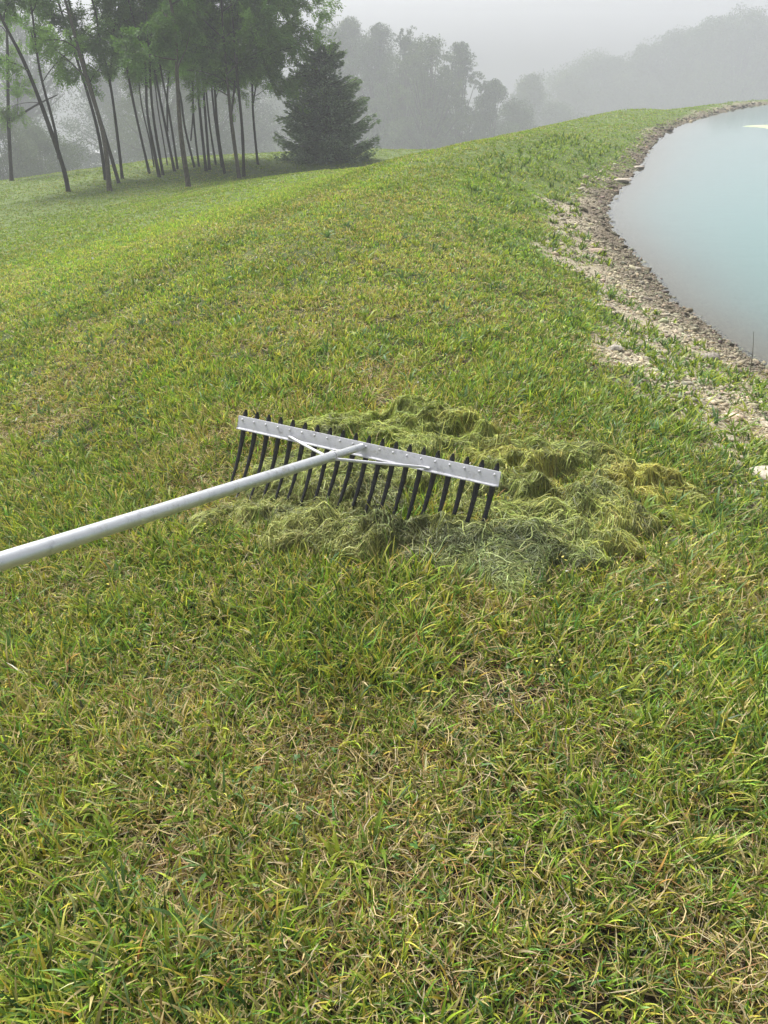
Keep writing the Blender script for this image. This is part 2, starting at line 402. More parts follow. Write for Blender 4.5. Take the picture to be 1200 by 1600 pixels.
def make_grass(n_tuft, r0, r1, per, K, wk, lk, a=46, name='grass'):
    x, y, r = sample_fan(n_tuft, r0, r1, -a, a)
    d = shore_d(x, y)
    keep = d > .10
    x, y, r, d = x[keep], y[keep], r[keep], d[keep]
    br = bare(x, y)
    hp = heap_h(x, y) if r0 < 4 else np.zeros(len(x))
    patch = sst(.53, .63, fbm(x, y, .28, 2, 41))
    pr = (1-br)+br*patch*.38*sst(.3, .7, d)
    bald = sst(.70, .80, fbm(x, y, .30, 2, 45))*.7*sst(7, 3, r)
    pr = pr*(1-bald)*(hp < .014)
    keep = rng.random(len(x)) < pr
    x, y, r, d, br = x[keep], y[keep], r[keep], d[keep], br[keep]
    n_ = len(x)*per
    ti = np.repeat(np.arange(len(x)), per)
    _, dry, lush = lawn_fields(x, y)
    scale = np.maximum(1, r/2.4)**.62
    tr_ = np.maximum(band(x, y, TRACK1, .40), .75*band(x, y, TRACK2, .40)); tr_ = np.maximum(tr_, .6*band(x, y, TRACK3, .55)); lt_ = band(x, y, MIDB, 1.1)*(1-tr_)
    taz = rng.random(len(x))*2*math.pi; tsz = (.35+1.2*lush)*rng.uniform(.7, 1.25, len(x)); tsz = tsz+(.85-tsz)*.55*sst(2.4, 4.5, r)
    spread = .012*scale*rng.uniform(.6, 1.6, len(x))
    az = np.where(rng.random(n_) < .45, taz[ti]+rng.normal(0, .5, n_), rng.random(n_)*2*math.pi)
    bx = x[ti]+np.cos(az)*spread[ti]*rng.random(n_); by = y[ti]+np.sin(az)*spread[ti]*rng.random(n_)
    lean = np.abs(rng.normal(.35, .35, n_))+.08; curl = rng.uniform(.2, 1.5, n_)
    L = .066*lk*tsz[ti]*rng.uniform(.6, 1.35, n_)*np.maximum(1, r/6)[ti]**.25
    L *= (1-.35*br[ti])*(1-.36*sst(2.4, 4.5, r[ti]))*(1-.22*sst(8, 14, r[ti]))
    W = rng.uniform(.0019, .0066, n_)*wk*(.65+.55*lush)[ti]*scale[ti]
    rr = r[ti]; dryb = dry[ti]+.10*(1-sst(1.2, 3.2, rr)); sdx = sst(2.6, 1.2, d)[ti]
    fld = sst(6, 12, d)[ti]
    cb = pick(n_, dict(green=1.1+.6*sdx+1.2*fld, lime=.75+.4*fld, deep=.45+.7*sdx, blue=.35+.5*sdx, yel=.38*(1-sdx)*(1-.6*fld)+.3*sst(.5, .6, dryb), rust=.07*sst(.45, .62, dryb), straw=.12*sst(.45, .6, dryb)))
    tcol = (1+rng.normal(0, .13, (len(x), 3)))[ti]; cb = cb*tcol*(1+rng.normal(0, .20, (n_, 1)))*1.08
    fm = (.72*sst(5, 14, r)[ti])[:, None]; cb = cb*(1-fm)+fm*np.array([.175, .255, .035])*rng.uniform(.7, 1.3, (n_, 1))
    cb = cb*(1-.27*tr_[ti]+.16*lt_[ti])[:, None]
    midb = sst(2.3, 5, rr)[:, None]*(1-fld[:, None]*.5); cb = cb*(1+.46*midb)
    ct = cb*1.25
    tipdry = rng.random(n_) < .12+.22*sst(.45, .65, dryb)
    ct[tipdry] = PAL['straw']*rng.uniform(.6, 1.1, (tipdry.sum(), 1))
    cbb = cb*np.array([.50, .48, .40])  # blade bases darkened in colour to paint the shadow low between blades
    pz = height(bx, by)-.004
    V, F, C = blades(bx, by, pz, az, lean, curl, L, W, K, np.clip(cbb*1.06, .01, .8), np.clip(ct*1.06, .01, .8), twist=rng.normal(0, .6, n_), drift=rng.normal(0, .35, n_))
    return V, F, C

def make_straw(n_, r0, r1, K=3):
    x, y, r = sample_fan(n_, r0, r1); d = shore_d(x, y)
    _, dry, lush = lawn_fields(x, y)
    keep = (d > .3) & (rng.random(n_) < (.22+1.2*sst(.40, .62, dry+.10*(1-sst(1.2, 3.5, r))))*(1-.85*sst(2.4, 4.5, r))) & (heap_h(x, y) < .014) & (rng.random(n_) < 1-.6*bare(x, y))
    x, y, r = x[keep], y[keep], r[keep]; n_ = len(x)
    sc = np.maximum(1, r/2.6)**.8
    az = rng.random(n_)*2*math.pi
    L = rng.uniform(.02, .075, n_); W = rng.uniform(.0009, .0024, n_)*sc
    c = pick(n_, dict(straw=1.0, grey=.7, rust=.55, yel=.12))*rng.uniform(.5, 1.35, (n_, 1))
    pz = height(x, y)+rng.random(n_)**1.5*.03
    return blades(x, y, pz, az, rng.normal(1.45, .22, n_), rng.normal(.1, .35, n_), L, W, K, c*.8, c, twist=rng.normal(0, .8, n_), drift=rng.normal(0, .9, n_))

def coarse(n_t):
    x, y, r = sample_fan(n_t, .6, 7); d = shore_d(x, y)
    k = (d > .7) & (fbm(x, y, .4, 2, 131) > .47) & (heap_h(x, y) < .01); x, y, r, d = x[k], y[k], r[k], d[k]
    per = 9; n_ = len(x)*per; ti = np.repeat(np.arange(len(x)), per)
    az = rng.random(n_)*6.28; sc = np.maximum(1, r/3)[ti]**.5
    c = pick(len(x), dict(lime=1., green=1.2, blue=.7))[ti]*rng.uniform(.8, 1.25, (n_, 1))
    return blades(x[ti]+rng.normal(0, .008, n_), y[ti]+rng.normal(0, .008, n_), height(x, y)[ti], az, rng.uniform(.35, 1.15, n_), rng.uniform(.2, 1.3, n_), rng.uniform(.045, .105, n_), rng.uniform(.0055, .0095, n_)*sc, 5, c*.75, c*1.15, twist=rng.normal(0, .5, n_), drift=rng.normal(0, .3, n_))
GM = 1.0
parts = [make_grass(int(54000*GM), .45, 3.2, 7, 5, 1.0, 1.0), make_grass(int(78000*GM), 3.2, 11, 7, 3, 1.0, .85), make_grass(int(72000*GM), 11, 46, 5, 2, 1.2, .9, 41), make_straw(int(440000*GM), .45, 9), coarse(3400)]
Vs, Fs, Cs, o_ = [], [], [], 0
for V, F, C in parts:
    Vs.append(V); Fs.append(F+o_); Cs.append(C); o_ += len(V)
gr = mesh_np('grass', np.vstack(Vs), np.vstack(Fs), M_grass, None, np.vstack(Cs))
tag(gr, 'mown lawn grass with green blades mixed with straw', 'grass', kind='stuff')
print('grass verts', o_)
del Vs, Fs, Cs, parts

# ------------------------------------------------------------------ clover, flowers
def discs(P, nrm_tilt, rad, k, c):
    n_ = len(P); a = np.arange(k)*2*math.pi/k
    t = rng.normal(0, nrm_tilt, (n_, 2))
    V = np.empty((n_, k, 3)); V[:, :, 0] = P[:, 0:1]+rad[:, None]*np.cos(a); V[:, :, 1] = P[:, 1:2]+rad[:, None]*np.sin(a)
    V[:, :, 2] = P[:, 2:3]+rad[:, None]*(np.cos(a)*t[:, 0:1]+np.sin(a)*t[:, 1:2])
    F = (np.arange(n_)[:, None]*k+np.arange(k)[None])
    return V.reshape(-1, 3), F, np.repeat(c, k, 0)
def clover():
    cen = [(-.22, .96), (-.30, 1.0), (-.17, 1.02), (.62, 1.4), (.85, 1.6), (.95, 1.9), (1.0, 2.6), (.8, 2.75), (.3, 1.25), (-.6, 1.5), (.1, .85), (.5, 1.0), (.95, 3.2), (.7, 3.3), (.98, 2.05)]
    V_, F_, C_, o = [], [], [], 0
    for cx, cy_ in cen:
        for q in range(rng.integers(8, 18)):
            x, y = cx+rng.normal(0, .06), cy_+rng.normal(0, .06); z = float(height(x, y))+rng.uniform(.01, .032); rr = rng.uniform(.0028, .0052); a0 = rng.random()*6.28
            for l in range(3):
                a = a0+l*2.094; P = np.array([[x+math.cos(a)*rr*1.05, y+math.sin(a)*rr*1.05, z]])
                V, F, C = discs(P, .3, np.array([rr]), 7, np.array([[.10, .21, .055]])*rng.uniform(.7, 1.4))
                V_.append(V); F_.append(F+o); C_.append(C); o += len(V)
    return np.vstack(V_), np.vstack(F_), np.vstack(C_)
V, F, C = clover()
tag(mesh_np('clover', V, F, M_grass, None, C), 'small green clover leaves among the grass', 'clover', kind='stuff')
# tiny flowers
fx, fy, fr = sample_fan(4200, 1.2, 9, -35, 26)
k_ = (fbm(fx, fy, .5, 2, 201) > .60) & (shore_d(fx, fy) > 1.4) & (heap_h(fx, fy) < .01)
fx, fy, fr = fx[k_], fy[k_], fr[k_]
P = np.stack([fx, fy, height(fx, fy)+rng.uniform(.035, .06, len(fx))], 1)
wc = rng.random(len(fx)) < .03
cc = np.where(wc[:, None], np.array([[.7, .68, .6]]), np.array([[.62, .55, .10]]))*rng.uniform(.7, 1.1, (len(fx), 1))
V, F, C = discs(P, .5, rng.uniform(.0020, .0042, len(fx))*np.where(wc, 1.4, 1)*np.maximum(1, fr/4), 6, cc)
tag(mesh_np('lawn_flowers', V, F, M_grass, None, C), 'tiny yellow and white flowers dotted over the lawn', 'flowers', kind='stuff')
# broad leaved weeds growing in patches on the bank
def weeds():
    V_, F_, C_, o = [], [], [], 0
    x, y, r = sample_fan(16000, 2.2, 20, 5, 40); d = shore_d(x, y)
    k = (d > .4) & (d < 2.0) & (fbm(x, y, .33, 2, 211) > .50) & (heap_h(x, y) < .01)
    x, y, r = x[k][:2000], y[k][:2000], r[k][:2000]
    for q in range(6):
        n_ = len(x); az = rng.random(n_)*6.28
        sc = np.maximum(1, r/4)**.6
        c = pick(n_, dict(green=1., lime=.9, blue=.5, deep=.3))*rng.uniform(.8, 1.25, (n_, 1))
        V, F, C = blades(x+rng.normal(0, .01, n_), y+rng.normal(0, .01, n_), height(x, y), az, rng.uniform(.2, 1.0, n_), rng.uniform(.3, 1.2, n_), rng.uniform(.02, .06, n_)*sc, rng.uniform(.006, .013, n_)*sc, 3, c*.8, c*1.1, twist=rng.normal(0, .4, n_))
        V_.append(V); F_.append(F+o); C_.append(C); o += len(V)
    return np.vstack(V_), np.vstack(F_), np.vstack(C_)
V, F, C = weeds()
tag(mesh_np('weeds', V, F, M_grass, None, C), 'low green weeds on the stony bank', 'weeds', kind='stuff')

# ------------------------------------------------------------------ gravel and stones
PH = (1+5**.5)/2
ICO = np.array([(-1,PH,0),(1,PH,0),(-1,-PH,0),(1,-PH,0),(0,-1,PH),(0,1,PH),(0,-1,-PH),(0,1,-PH),(PH,0,-1),(PH,0,1),(-PH,0,-1),(-PH,0,1)])/math.hypot(1, PH)
ICF = np.array([(0,11,5),(0,5,1),(0,1,7),(0,7,10),(0,10,11),(1,5,9),(5,11,4),(11,10,2),(10,7,6),(7,1,8),(3,9,4),(3,4,2),(3,2,6),(3,6,8),(3,8,9),(4,9,5),(2,4,11),(6,2,10),(8,6,7),(9,8,1)])
m, n, out = new_mat('limestone gravel')
at = N(n, 'ShaderNodeAttribute', attribute_name='Col'); geo = N(n, 'ShaderNodeNewGeometry')
nz = N(n, 'ShaderNodeTexNoise'); nz.inputs['Scale'].default_value = 60; nz.inputs['Detail'].default_value = 5; n.links.new(geo.outputs['Position'], nz.inputs['Vector'])
c = mixc(n, 1.0, at.outputs['Color'], ramp(n, nz.outputs['Fac'], [(.3, (.6, .57, .53)), (.7, (1.15, 1.15, 1.13))]), 'MULTIPLY')
b = N(n, 'ShaderNodeBsdfPrincipled'); b.inputs['Roughness'].default_value = .85; b.inputs['Specular IOR Level'].default_value = .25; n.links.new(c, b.inputs['Base Color'])
bp = N(n, 'ShaderNodeBump'); bp.inputs['Strength'].default_value = .5; bp.inputs['Distance'].default_value = .01; n.links.new(nz.outputs['Fac'], bp.inputs['Height']); n.links.new(bp.outputs[0], b.inputs['Normal'])
n.links.new(b.outputs[0], out.inputs[0]); M_stone = m
def gravel(n_, r0, r1, a1):
    x, y, r = sample_fan(n_, r0, r1, 4, a1); d = shore_d(x, y)
    br = bare(x, y)*(.15+.6*sst(.42, .58, fbm(x, y, .35, 2, 77)))
    strip = sst(.70, .42, d*(1+.5*sst(13, 25, r)))
    k = (d > -.07) & (rng.random(n_) < np.maximum(br*.9, strip)) 
    x, y, r, d = x[k], y[k], r[k], d[k]; n_ = len(x)
    sc = np.maximum(1, r/4.5)**.7
    s = np.exp(rng.normal(math.log(.0042), .6, n_)).clip(.002, .032)*sc
    V = ICO[None]*(1+rng.normal(0, .16, (n_, 12, 1)))
    V = V*s[:, None, None]*np.stack([rng.uniform(.8, 1.5, n_), rng.uniform(.7, 1.1, n_), rng.uniform(.35, .75, n_)], 1)[:, None]
    a = rng.random(n_)*6.28; ca, sa = np.cos(a)[:, None], np.sin(a)[:, None]
    V2 = V.copy(); V2[:, :, 0] = V[:, :, 0]*ca-V[:, :, 1]*sa; V2[:, :, 1] = V[:, :, 0]*sa+V[:, :, 1]*ca
    V2[:, :, 2] += V[:, :, 0]*rng.normal(0, .25, n_)[:, None]
    V2 += np.stack([x, y, height(x, y)+s*.2], 1)[:, None]
    wet_ = sst(.50, .15, d + (fbm(x, y, .5, 2, 3)-.5)*.35)[:, None]
    c = np.array([.45, .405, .29])[None]*rng.uniform(.45, 1.35, (n_, 1))*(1+rng.normal(0, .05, (n_, 3)))
    c2 = np.array([.215, .19, .135])[None]*rng.uniform(.4, 1.6, (n_, 1))*(1+rng.normal(0, .06, (n_, 3)))
    c = c*(1-wet_)+c2*wet_
    F = (np.arange(n_)[:, None, None]*12+ICF[None]).reshape(-1, 3)
    return V2.reshape(-1, 3), F, np.repeat(np.clip(c, .02, .8), 12, 0)
parts = [gravel(260000, 1.2, 9, 52), gravel(110000, 9, 45, 36)]
V = np.vstack([p[0] for p in parts]); F = np.vstack([parts[0][1], parts[1][1]+len(parts[0][0])]); C = np.vstack([p[2] for p in parts])
tag(mesh_np('gravel', V, F, M_stone, None, C), 'crushed limestone gravel along the pond edge', 'gravel', kind='stuff')

def stone(x, y, s, fl=.55, c=(.5, .45, .36), lab=None, grp=None, dz=0, el=1.3, rot=0.):
    import bmesh
    bm = bmesh.new(); bmesh.ops.create_icosphere(bm, subdivisions=3, radius=1)
    V = np.array([v.co[:] for v in bm.verts]); F = np.array([[v.index for v in f.verts] for f in bm.faces]); bm.free()
    sd_ = int(abs(x*977+y*331)) % 900
    f = .72+.5*fbm(V[:, 0]*1.0+V[:, 2]*.7+5, V[:, 1]+V[:, 2]*.6, .9, 3, sd_)
    V = V*f[:, None]
    for q in range(7):      # broken facets
        nn = rng.normal(0, 1, 3); nn /= np.linalg.norm(nn); dd = V@nn; over = np.maximum(dd-.72, 0); V = V-over[:, None]*nn[None]*.9
    V = V*np.array([el, 1, fl])*s
    ca, sa = math.cos(rot), math.sin(rot); V = np.stack([V[:, 0]*ca-V[:, 1]*sa, V[:, 0]*sa+V[:, 1]*ca, V[:, 2]], 1)
    z = float(height(x, y))+s*fl*.35+dz
    o = mesh_np('stone', V+np.array([x, y, z]), F, M_stone, None, np.tile(np.array(c)*rng.uniform(.9, 1.1), (len(V), 1)), True, origin=(x, y, z-s*fl*.5))
    return tag(o, lab, 'stone', grp)
stone(2.02, 4.60, .055, .6, (.30, .27, .23), 'rounded grey brown stone at the pond edge beside the thin upright stem', rot=.1)
stone(1.27, 4.11, .040, .55, (.36, .335, .29), 'pale grey stone half buried in grass at the upper edge of the bare bank', rot=.5)
stone(2.10, 7.95, .075, .3, (.46, .36, .28), 'flat pinkish slab high on the bank where the bare strip narrows', el=1.7, rot=.1)
stone(2.43, 7.60, .05, .4, (.38, .34, .28), 'pale stone lying in the brown pebble strip by the widest curve of the pond')
stone(4.00, 14.0, .12, .35, (.42, .37, .30), 'long flat rock jutting into the water at the far bend of the pebbles', el=1.8, rot=.5)
stone(4.85, 16.0, .10, .35, (.40, .36, .30), 'flat grey rock at the waterline beyond the far bend', el=1.6, rot=.9)
stone(1.41, 2.55, .060, .4, (.44, .40, .33), 'large pale limestone slab where the bare bank meets the picture edge', el=1.5, rot=.4)
G = 'pale limestone pieces scattered over the bare bank'
for (x, y, s) in [(1.35,2.62,.03),(1.54,2.89,.034),(1.44,2.91,.026),(1.55,3.71,.03),(1.66,3.92,.027),(1.45,4.1,.024),(1.40,3.58,.028),(1.36,3.22,.026),(1.34,2.78,.022),(2.15,5.8,.034),(1.75,5.5,.032),(1.62,4.6,.03),(1.9,4.35,.03),(1.78,3.3,.035),(1.62,2.75,.03),(1.9,5.1,.03),(2.2,7.1,.035),(2.0,6.3,.03),(2.4,10.3,.06),(2.07,9.4,.05),(2.9,12.2,.07)]:
    stone(x, y, s*.72, rng.uniform(.35, .6), (.40, .365, .285), 'pale limestone chunk lying loose on the bare bank', G, el=rng.uniform(1.1, 1.6), rot=rng.random()*3)

# thin stems, sedge and floating mats by the water
M_stem = leaf_mat('dry stem', trans=.1)
def stems(name, x, y, spec, c, lab, cat):
    t = MB()
    z0 = float(height(x, y))
    for (dx, dy, L, az, ln) in spec:
        s = np.linspace(0, 1, 6); P = np.stack([x+dx+np.sin(ln*s)*L*s*math.cos(az), y+dy+np.sin(ln*s)*L*s*math.sin(az), z0-.01+L*s*np.cos(ln*s*.6)], 1)
        t.tube(P, np.linspace(.0032, .0012, 6), 5, c=c)
    return tag(t.build(name, M_stem, None, origin=(x, y, z0)), lab, cat)
stems('dead_stem', 2.13, 4.27, [(0, 0, .30, 2.5, .12)], (.14, .12, .09), 'thin dead stem standing upright on the bank beside the water', 'stem')
stems('reed_stems', 2.52, 4.72, [(0, 0, .30, .35, .45), (.01, .02, .26, .5, .6), (-.02, 0, .22, .9, .4)], (.10, .13, .06), 'few thin dark reed stems leaning out of the sedge tuft at the water edge', 'reeds')
n_ = 420; az = rng.random(n_)*6.28
V, F, C = blades(2.50+rng.normal(0, .045, n_), 4.62+rng.normal(0, .03, n_), np.full(n_, float(height(2.5, 4.62))-.01), az, rng.uniform(.1, .9, n_), rng.uniform(.4, 1.4, n_), rng.uniform(.05, .12, n_), rng.uniform(.002, .004, n_), 4, pick(n_, dict(rust=.6, deep=1, yel=.4))*.8, pick(n_, dict(straw=.5, yel=.6, green=1)))
tag(mesh_np('sedge_tuft', V, F, M_grass, None, C, origin=(2.5, 4.62, float(height(2.5, 4.62)))), 'brown and green sedge tuft at the water edge', 'plant')
m, n, out = new_mat('floating algae mat')
geo = N(n, 'ShaderNodeNewGeometry'); nz = N(n, 'ShaderNodeTexNoise'); nz.inputs['Scale'].default_value = 5; n.links.new(geo.outputs['Position'], nz.inputs['Vector'])
b = N(n, 'ShaderNodeBsdfPrincipled'); b.inputs['Roughness'].default_value = .7; n.links.new(ramp(n, nz.outputs['Fac'], [(.35, (.30, .34, .20)), (.65, (.45, .47, .31))]), b.inputs['Base Color']); n.links.new(b.outputs[0], out.inputs[0]); M_mat = m
def mat_(x, y, rx, ry, seed, lab):
    k = 72; nr = 10; a = np.arange(k)*2*math.pi/k; V = [(x, y, ZW+.03)]
    for q in range(1, nr+1):
        f = q/nr; rad = f*(1+.45*(fbm(np.cos(a)*1.5+seed, np.sin(a)*1.5, .8, 3, seed)-.5)*2*f)
        for t in range(k): V.append((x+rx*rad[t]*math.cos(a[t]), y+ry*rad[t]*math.sin(a[t]), ZW+.004+.03*(1-f**3)*(.5+vnoise(V[0][0]+f*9, t*.4, 1., seed))-.01*(q == nr)))
    F3 = [(0, 1+t, 1+(t+1) % k) for t in range(k)]; F4 = [(1+q*k+t, 1+(q+1)*k+t, 1+(q+1)*k+(t+1) % k, 1+q*k+(t+1) % k) for q in range(nr-1) for t in range(k)]
    return tag(mesh_np('algae_mat', V, [np.array(F3), np.array(F4)], M_mat, None, None, True, origin=(x, y, ZW)), lab, 'algae')
mat_(12.6, 26.6, 1.35, .80, 3, 'large pale green algae mat floating on the far pond water')

# ------------------------------------------------------------------ heap of raked pond algae
hp = empty('algae_heap', (.2, 2.1, 0.0), 'tangled heap of wet olive and yellow green pond algae on the grass under the rake', 'algae')
hx = np.arange(-.75, 1.25, .009); hy = np.arange(1.4, 2.95, .009)
HX, HY = np.meshgrid(hx, hy); HH = heap_h(HX, HY)
ny3, nx3 = HX.shape; i = np.arange(ny3-1)[:, None]*nx3; j = np.arange(nx3-1)[None, :]
FH = np.stack([i+j, i+j+1, i+nx3+j+1, i+nx3+j], -1).reshape(-1, 4)
FH = FH[(HH.ravel()[FH] > .006).any(1)]
used = np.unique(FH); rem = np.full(HX.size, -1); rem[used] = np.arange(len(used))
VH = np.stack([HX, HY, height(HX, HY)+HH*.92+.022*sst(0, .014, HH)-.012], -1).reshape(-1, 3)[used]
def alga_col(x, y, n_):
    gold = sst(.25, .75, x+.5*(y-2.0))*sst(.46, .62, fbm(x, y, .13, 3, 301))*.85
    rear = sst(2.35, 2.55, y)
    front = sst(.35, .1, x)*sst(2.2, 2.05, y)
    pale = np.array([.225, .24, .070]); olive = np.array([.19, .215, .055]); au = np.array([.30, .275, .055]); yg = np.array([.205, .24, .045]); dk = np.array([.05, .06, .03]); mint = np.array([.21, .25, .09])
    c = olive[None]*np.ones((n_, 1))
    c = c*(1-front[:, None])+pale*front[:, None]
    c = c*(1-.7*rear[:, None])+yg*.7*rear[:, None]
    c = c*(1-gold[:, None])+au*gold[:, None]
    mn = (sst(.25, .12, np.hypot((x-.34)*.8, (y-1.66)*1.2)))[:, None]*.7; c = c*(1-mn)+mint*mn
    c = c*(.45+1.15*fbm(x*1.0, y*1.6, .035, 2, 307))[:, None]
    dkm = sst(.57, .67, fbm(x, y, .11, 3, 305))[:, None]*.7; c = c*(1-dkm)+dk*dkm
    return c
m, n, out = new_mat('wet algae body')
at = N(n, 'ShaderNodeAttribute', attribute_name='Col'); geo = N(n, 'ShaderNodeNewGeometry')
nz = N(n, 'ShaderNodeTexNoise'); nz.inputs['Scale'].default_value = 130; nz.inputs['Detail'].default_value = 4; n.links.new(geo.outputs['Position'], nz.inputs['Vector'])
c = mixc(n, 1., at.outputs['Color'], ramp(n, nz.outputs['Fac'], [(.35, (.16, .16, .15)), (.65, (.6, .6, .55))]), 'MULTIPLY')
b = N(n, 'ShaderNodeBsdfPrincipled'); b.inputs['Roughness'].default_value = .75; n.links.new(c, b.inputs['Base Color'])
bp = N(n, 'ShaderNodeBump'); bp.inputs['Strength'].default_value = .8; bp.inputs['Distance'].default_value = .006; n.links.new(nz.outputs['Fac'], bp.inputs['Height']); n.links.new(bp.outputs[0], b.inputs['Normal'])
n.links.new(b.outputs[0], out.inputs[0]); M_body = m
mesh_np('algae_body', VH, rem[FH], M_body, hp, alga_col(VH[:, 0], VH[:, 1], len(VH)), True)
def fibres(n_, K, step, w, wild, lift, sel=None, pts=None, ang0=None):
    if pts is None:
        x = rng.uniform(-.75, 1.2, n_*6); y = rng.uniform(1.4, 2.95, n_*6)
        h = heap_h(x, y); k = h > .010
        if sel is not None: k &= sel(x, y)
        x, y = x[k][:n_], y[k][:n_]
    else: x, y = pts[:, 0].copy(), pts[:, 1].copy()
    n_ = len(x)
    x0, y0 = x.copy(), y.copy()
    a = (-.5+2.8*(fbm(x, y, .14, 2, 311)-.5)*2)+rng.normal(0, wild, n_) if ang0 is None else ang0.copy()
    a = a+np.where(rng.random(n_) < .5, math.pi, 0) if ang0 is None else a
    kap = rng.normal(0, 1.0, n_)*wild*6
    lf = rng.random(n_)*lift; ph = rng.uniform(.6, 1.2, n_)
    xs, ys, zs, as_ = [], [], [], []
    for s in range(K+1):
        hh = heap_h(x, y); hh = np.maximum(hh, .004 if ang0 is None else .016)
        zs.append(height(x, y)+hh*.98+(.024*sst(0, .014, hh) if ang0 is None else .012)-.008+lf*np.sin(np.clip(s/K*ph, 0, 1)*math.pi)+.0015*rng.random(n_)); xs.append(x.copy()); ys.append(y.copy()); as_.append(a.copy())
        if ang0 is None: a = a+kap*step+rng.normal(0, .12+.25*wild, n_)
        else: a = a+rng.normal(0, .13, n_)+kap*step*.3
        x = x+np.cos(a)*step; y = y+np.sin(a)*step
    P = np.stack([np.stack(xs, 1), np.stack(ys, 1), np.stack(zs, 1)], -1); A = np.stack(as_, 1)
    W = rng.uniform(.6, 1.5, n_)[:, None]*w*np.clip((1-np.abs(np.linspace(-1, 1, K+1))**4)*1.0+.15, 0, 1)[None]
    tw = rng.uniform(-.9, .9, n_)[:, None]
    S = np.stack([-np.sin(A)*W*.5*np.cos(tw), np.cos(A)*W*.5*np.cos(tw), W*.5*np.sin(tw)*np.ones_like(A)], -1)
    V = np.stack([P-S, P+S], 2).reshape(-1, 3)
    b0 = np.arange(n_)[:, None]*(2*(K+1)); k = np.arange(K)[None]*2
    F = np.stack([b0+k, b0+k+1, b0+k+3, b0+k+2], -1).reshape(-1, 4)
    c = alga_col(x0, y0, n_)*np.exp(rng.normal(.32, .40, (n_, 1)))*(1+rng.normal(0, .06, (n_, 3)))
    return V, F, np.repeat(np.clip(c, .01, .7), 2*(K+1), 0)
front = lambda x, y: (x < .3) & (y < 2.1)
notfront = lambda x, y: ~((x < .25) & (y < 2.1))
parts = [fibres(46000, 6, .006, .0015, .9, .016, front), fibres(52000, 11, .009, .0014, .22, .014, notfront), fibres(26000, 8, .007, .0014, .7, .018, None), fibres(3500, 14, .010, .0018, .35, .025, None)]
def tail(path, n_, wd):
    P = catmull(path, 8, False); t = rng.random(n_)**1.2*.85; idx = (t*(len(P)-2)).astype(int); p = P[idx]
    d = P[idx+1]-P[idx]; a = np.arctan2(d[:, 1], d[:, 0]); off = rng.normal(0, wd, n_)*(1-.6*t)
    pts = np.stack([p[:, 0]-np.sin(a)*off, p[:, 1]+np.cos(a)*off], 1)
    return fibres(n_, 10, .012, .0016, .12, .010, None, pts, a)
parts += [tail([(.85, 2.1), (.97, 2.02), (1.03, 1.94)], 350, .012), tail([(.6, 1.95), (.70, 1.84), (.80, 1.76), (.95, 1.70)], 700, .014), tail([(-.05, 1.86), (.06, 1.78), (.16, 1.73), (.28, 1.66)], 900, .013),
          tail([(-.3, 2.2), (-.45, 2.12), (-.6, 2.05)], 500, .03), tail([(.1, 2.72), (-.1, 2.75), (-.3, 2.72)], 700, .03)]
Vs, Fs, Cs, o_ = [], [], [], 0
for V, F, C in parts: Vs.append(V); Fs.append(F+o_); Cs.append(C); o_ += len(V)
mesh_np('algae_strands', np.vstack(Vs), np.vstack(Fs), M_alga, hp, np.vstack(Cs))
del Vs, Fs, Cs, parts

# ------------------------------------------------------------------ lake rake
def vec(*a): return np.array(a, float)
def unit(v): return v/np.linalg.norm(v)
BL, BRt = vec(-.457, 2.249, .205), vec(.319, 1.861, .205)
PJ = vec(-.068, 2.035, .196)
P1 = vec(-.534, .888, .569)
Bx = unit(BRt-BL); U = unit(P1-PJ); Nn = unit(U-Bx*(U@Bx)); Dn = np.cross(Bx, Nn); Dn = -Dn if Dn[2] > 0 else Dn
LEN = np.linalg.norm(BRt-BL)
def alu(name, colr, rough, metal=.0):
    m, n, out = new_mat(name)
    tc = N(n, 'ShaderNodeTexCoord'); nz = N(n, 'ShaderNodeTexNoise'); nz.inputs['Scale'].default_value = 35; nz.inputs['Detail'].default_value = 6; nz.inputs['Roughness'].default_value = .7
    n.links.new(tc.outputs['Object'], nz.inputs['Vector'])
    b = N(n, 'ShaderNodeBsdfPrincipled'); b.inputs['Metallic'].default_value = metal
    nd = N(n, 'ShaderNodeTexNoise'); nd.inputs['Scale'].default_value = 14; nd.inputs['Detail'].default_value = 8; nd.inputs['Roughness'].default_value = .8; n.links.new(tc.outputs['Object'], nd.inputs['Vector'])
    base = ramp(n, nz.outputs['Fac'], [(.32, tuple(q*.72 for q in colr)), (.45, tuple(q*.95 for q in colr)), (.7, colr)])
    dirt = ramp(n, nd.outputs['Fac'], [(.0, (1, 1, 1)), (.56, (1, 1, 1)), (.66, (.70, .68, .58)), (.78, (.42, .40, .30))])
    n.links.new(mixc(n, 1.0, base, dirt, 'MULTIPLY'), b.inputs['Base Color'])
    rr = N(n, 'ShaderNodeMapRange'); rr.inputs[3].default_value = rough-.08; rr.inputs[4].default_value = rough+.15; n.links.new(nz.outputs['Fac'], rr.inputs[0]); n.links.new(rr.outputs[0], b.inputs['Roughness'])
    bp = N(n, 'ShaderNodeBump'); bp.inputs['Strength'].default_value = .12; bp.inputs['Distance'].default_value = .002; n.links.new(nz.outputs['Fac'], bp.inputs['Height']); n.links.new(bp.outputs[0], b.inputs['Normal'])
    n.links.new(b.outputs[0], out.inputs[0]); return m
M_alu = alu('anodised aluminium tube', (.66, .67, .68), .38, .75)
M_bar = alu('matt cast aluminium', (.64, .64, .67), .5, .2)
m, n, out = new_mat('black plastic tine')
geo = N(n, 'ShaderNodeNewGeometry'); nz = N(n, 'ShaderNodeTexNoise'); nz.inputs['Scale'].default_value = 160; nz.inputs['Detail'].default_value = 4; n.links.new(geo.outputs['Position'], nz.inputs['Vector'])
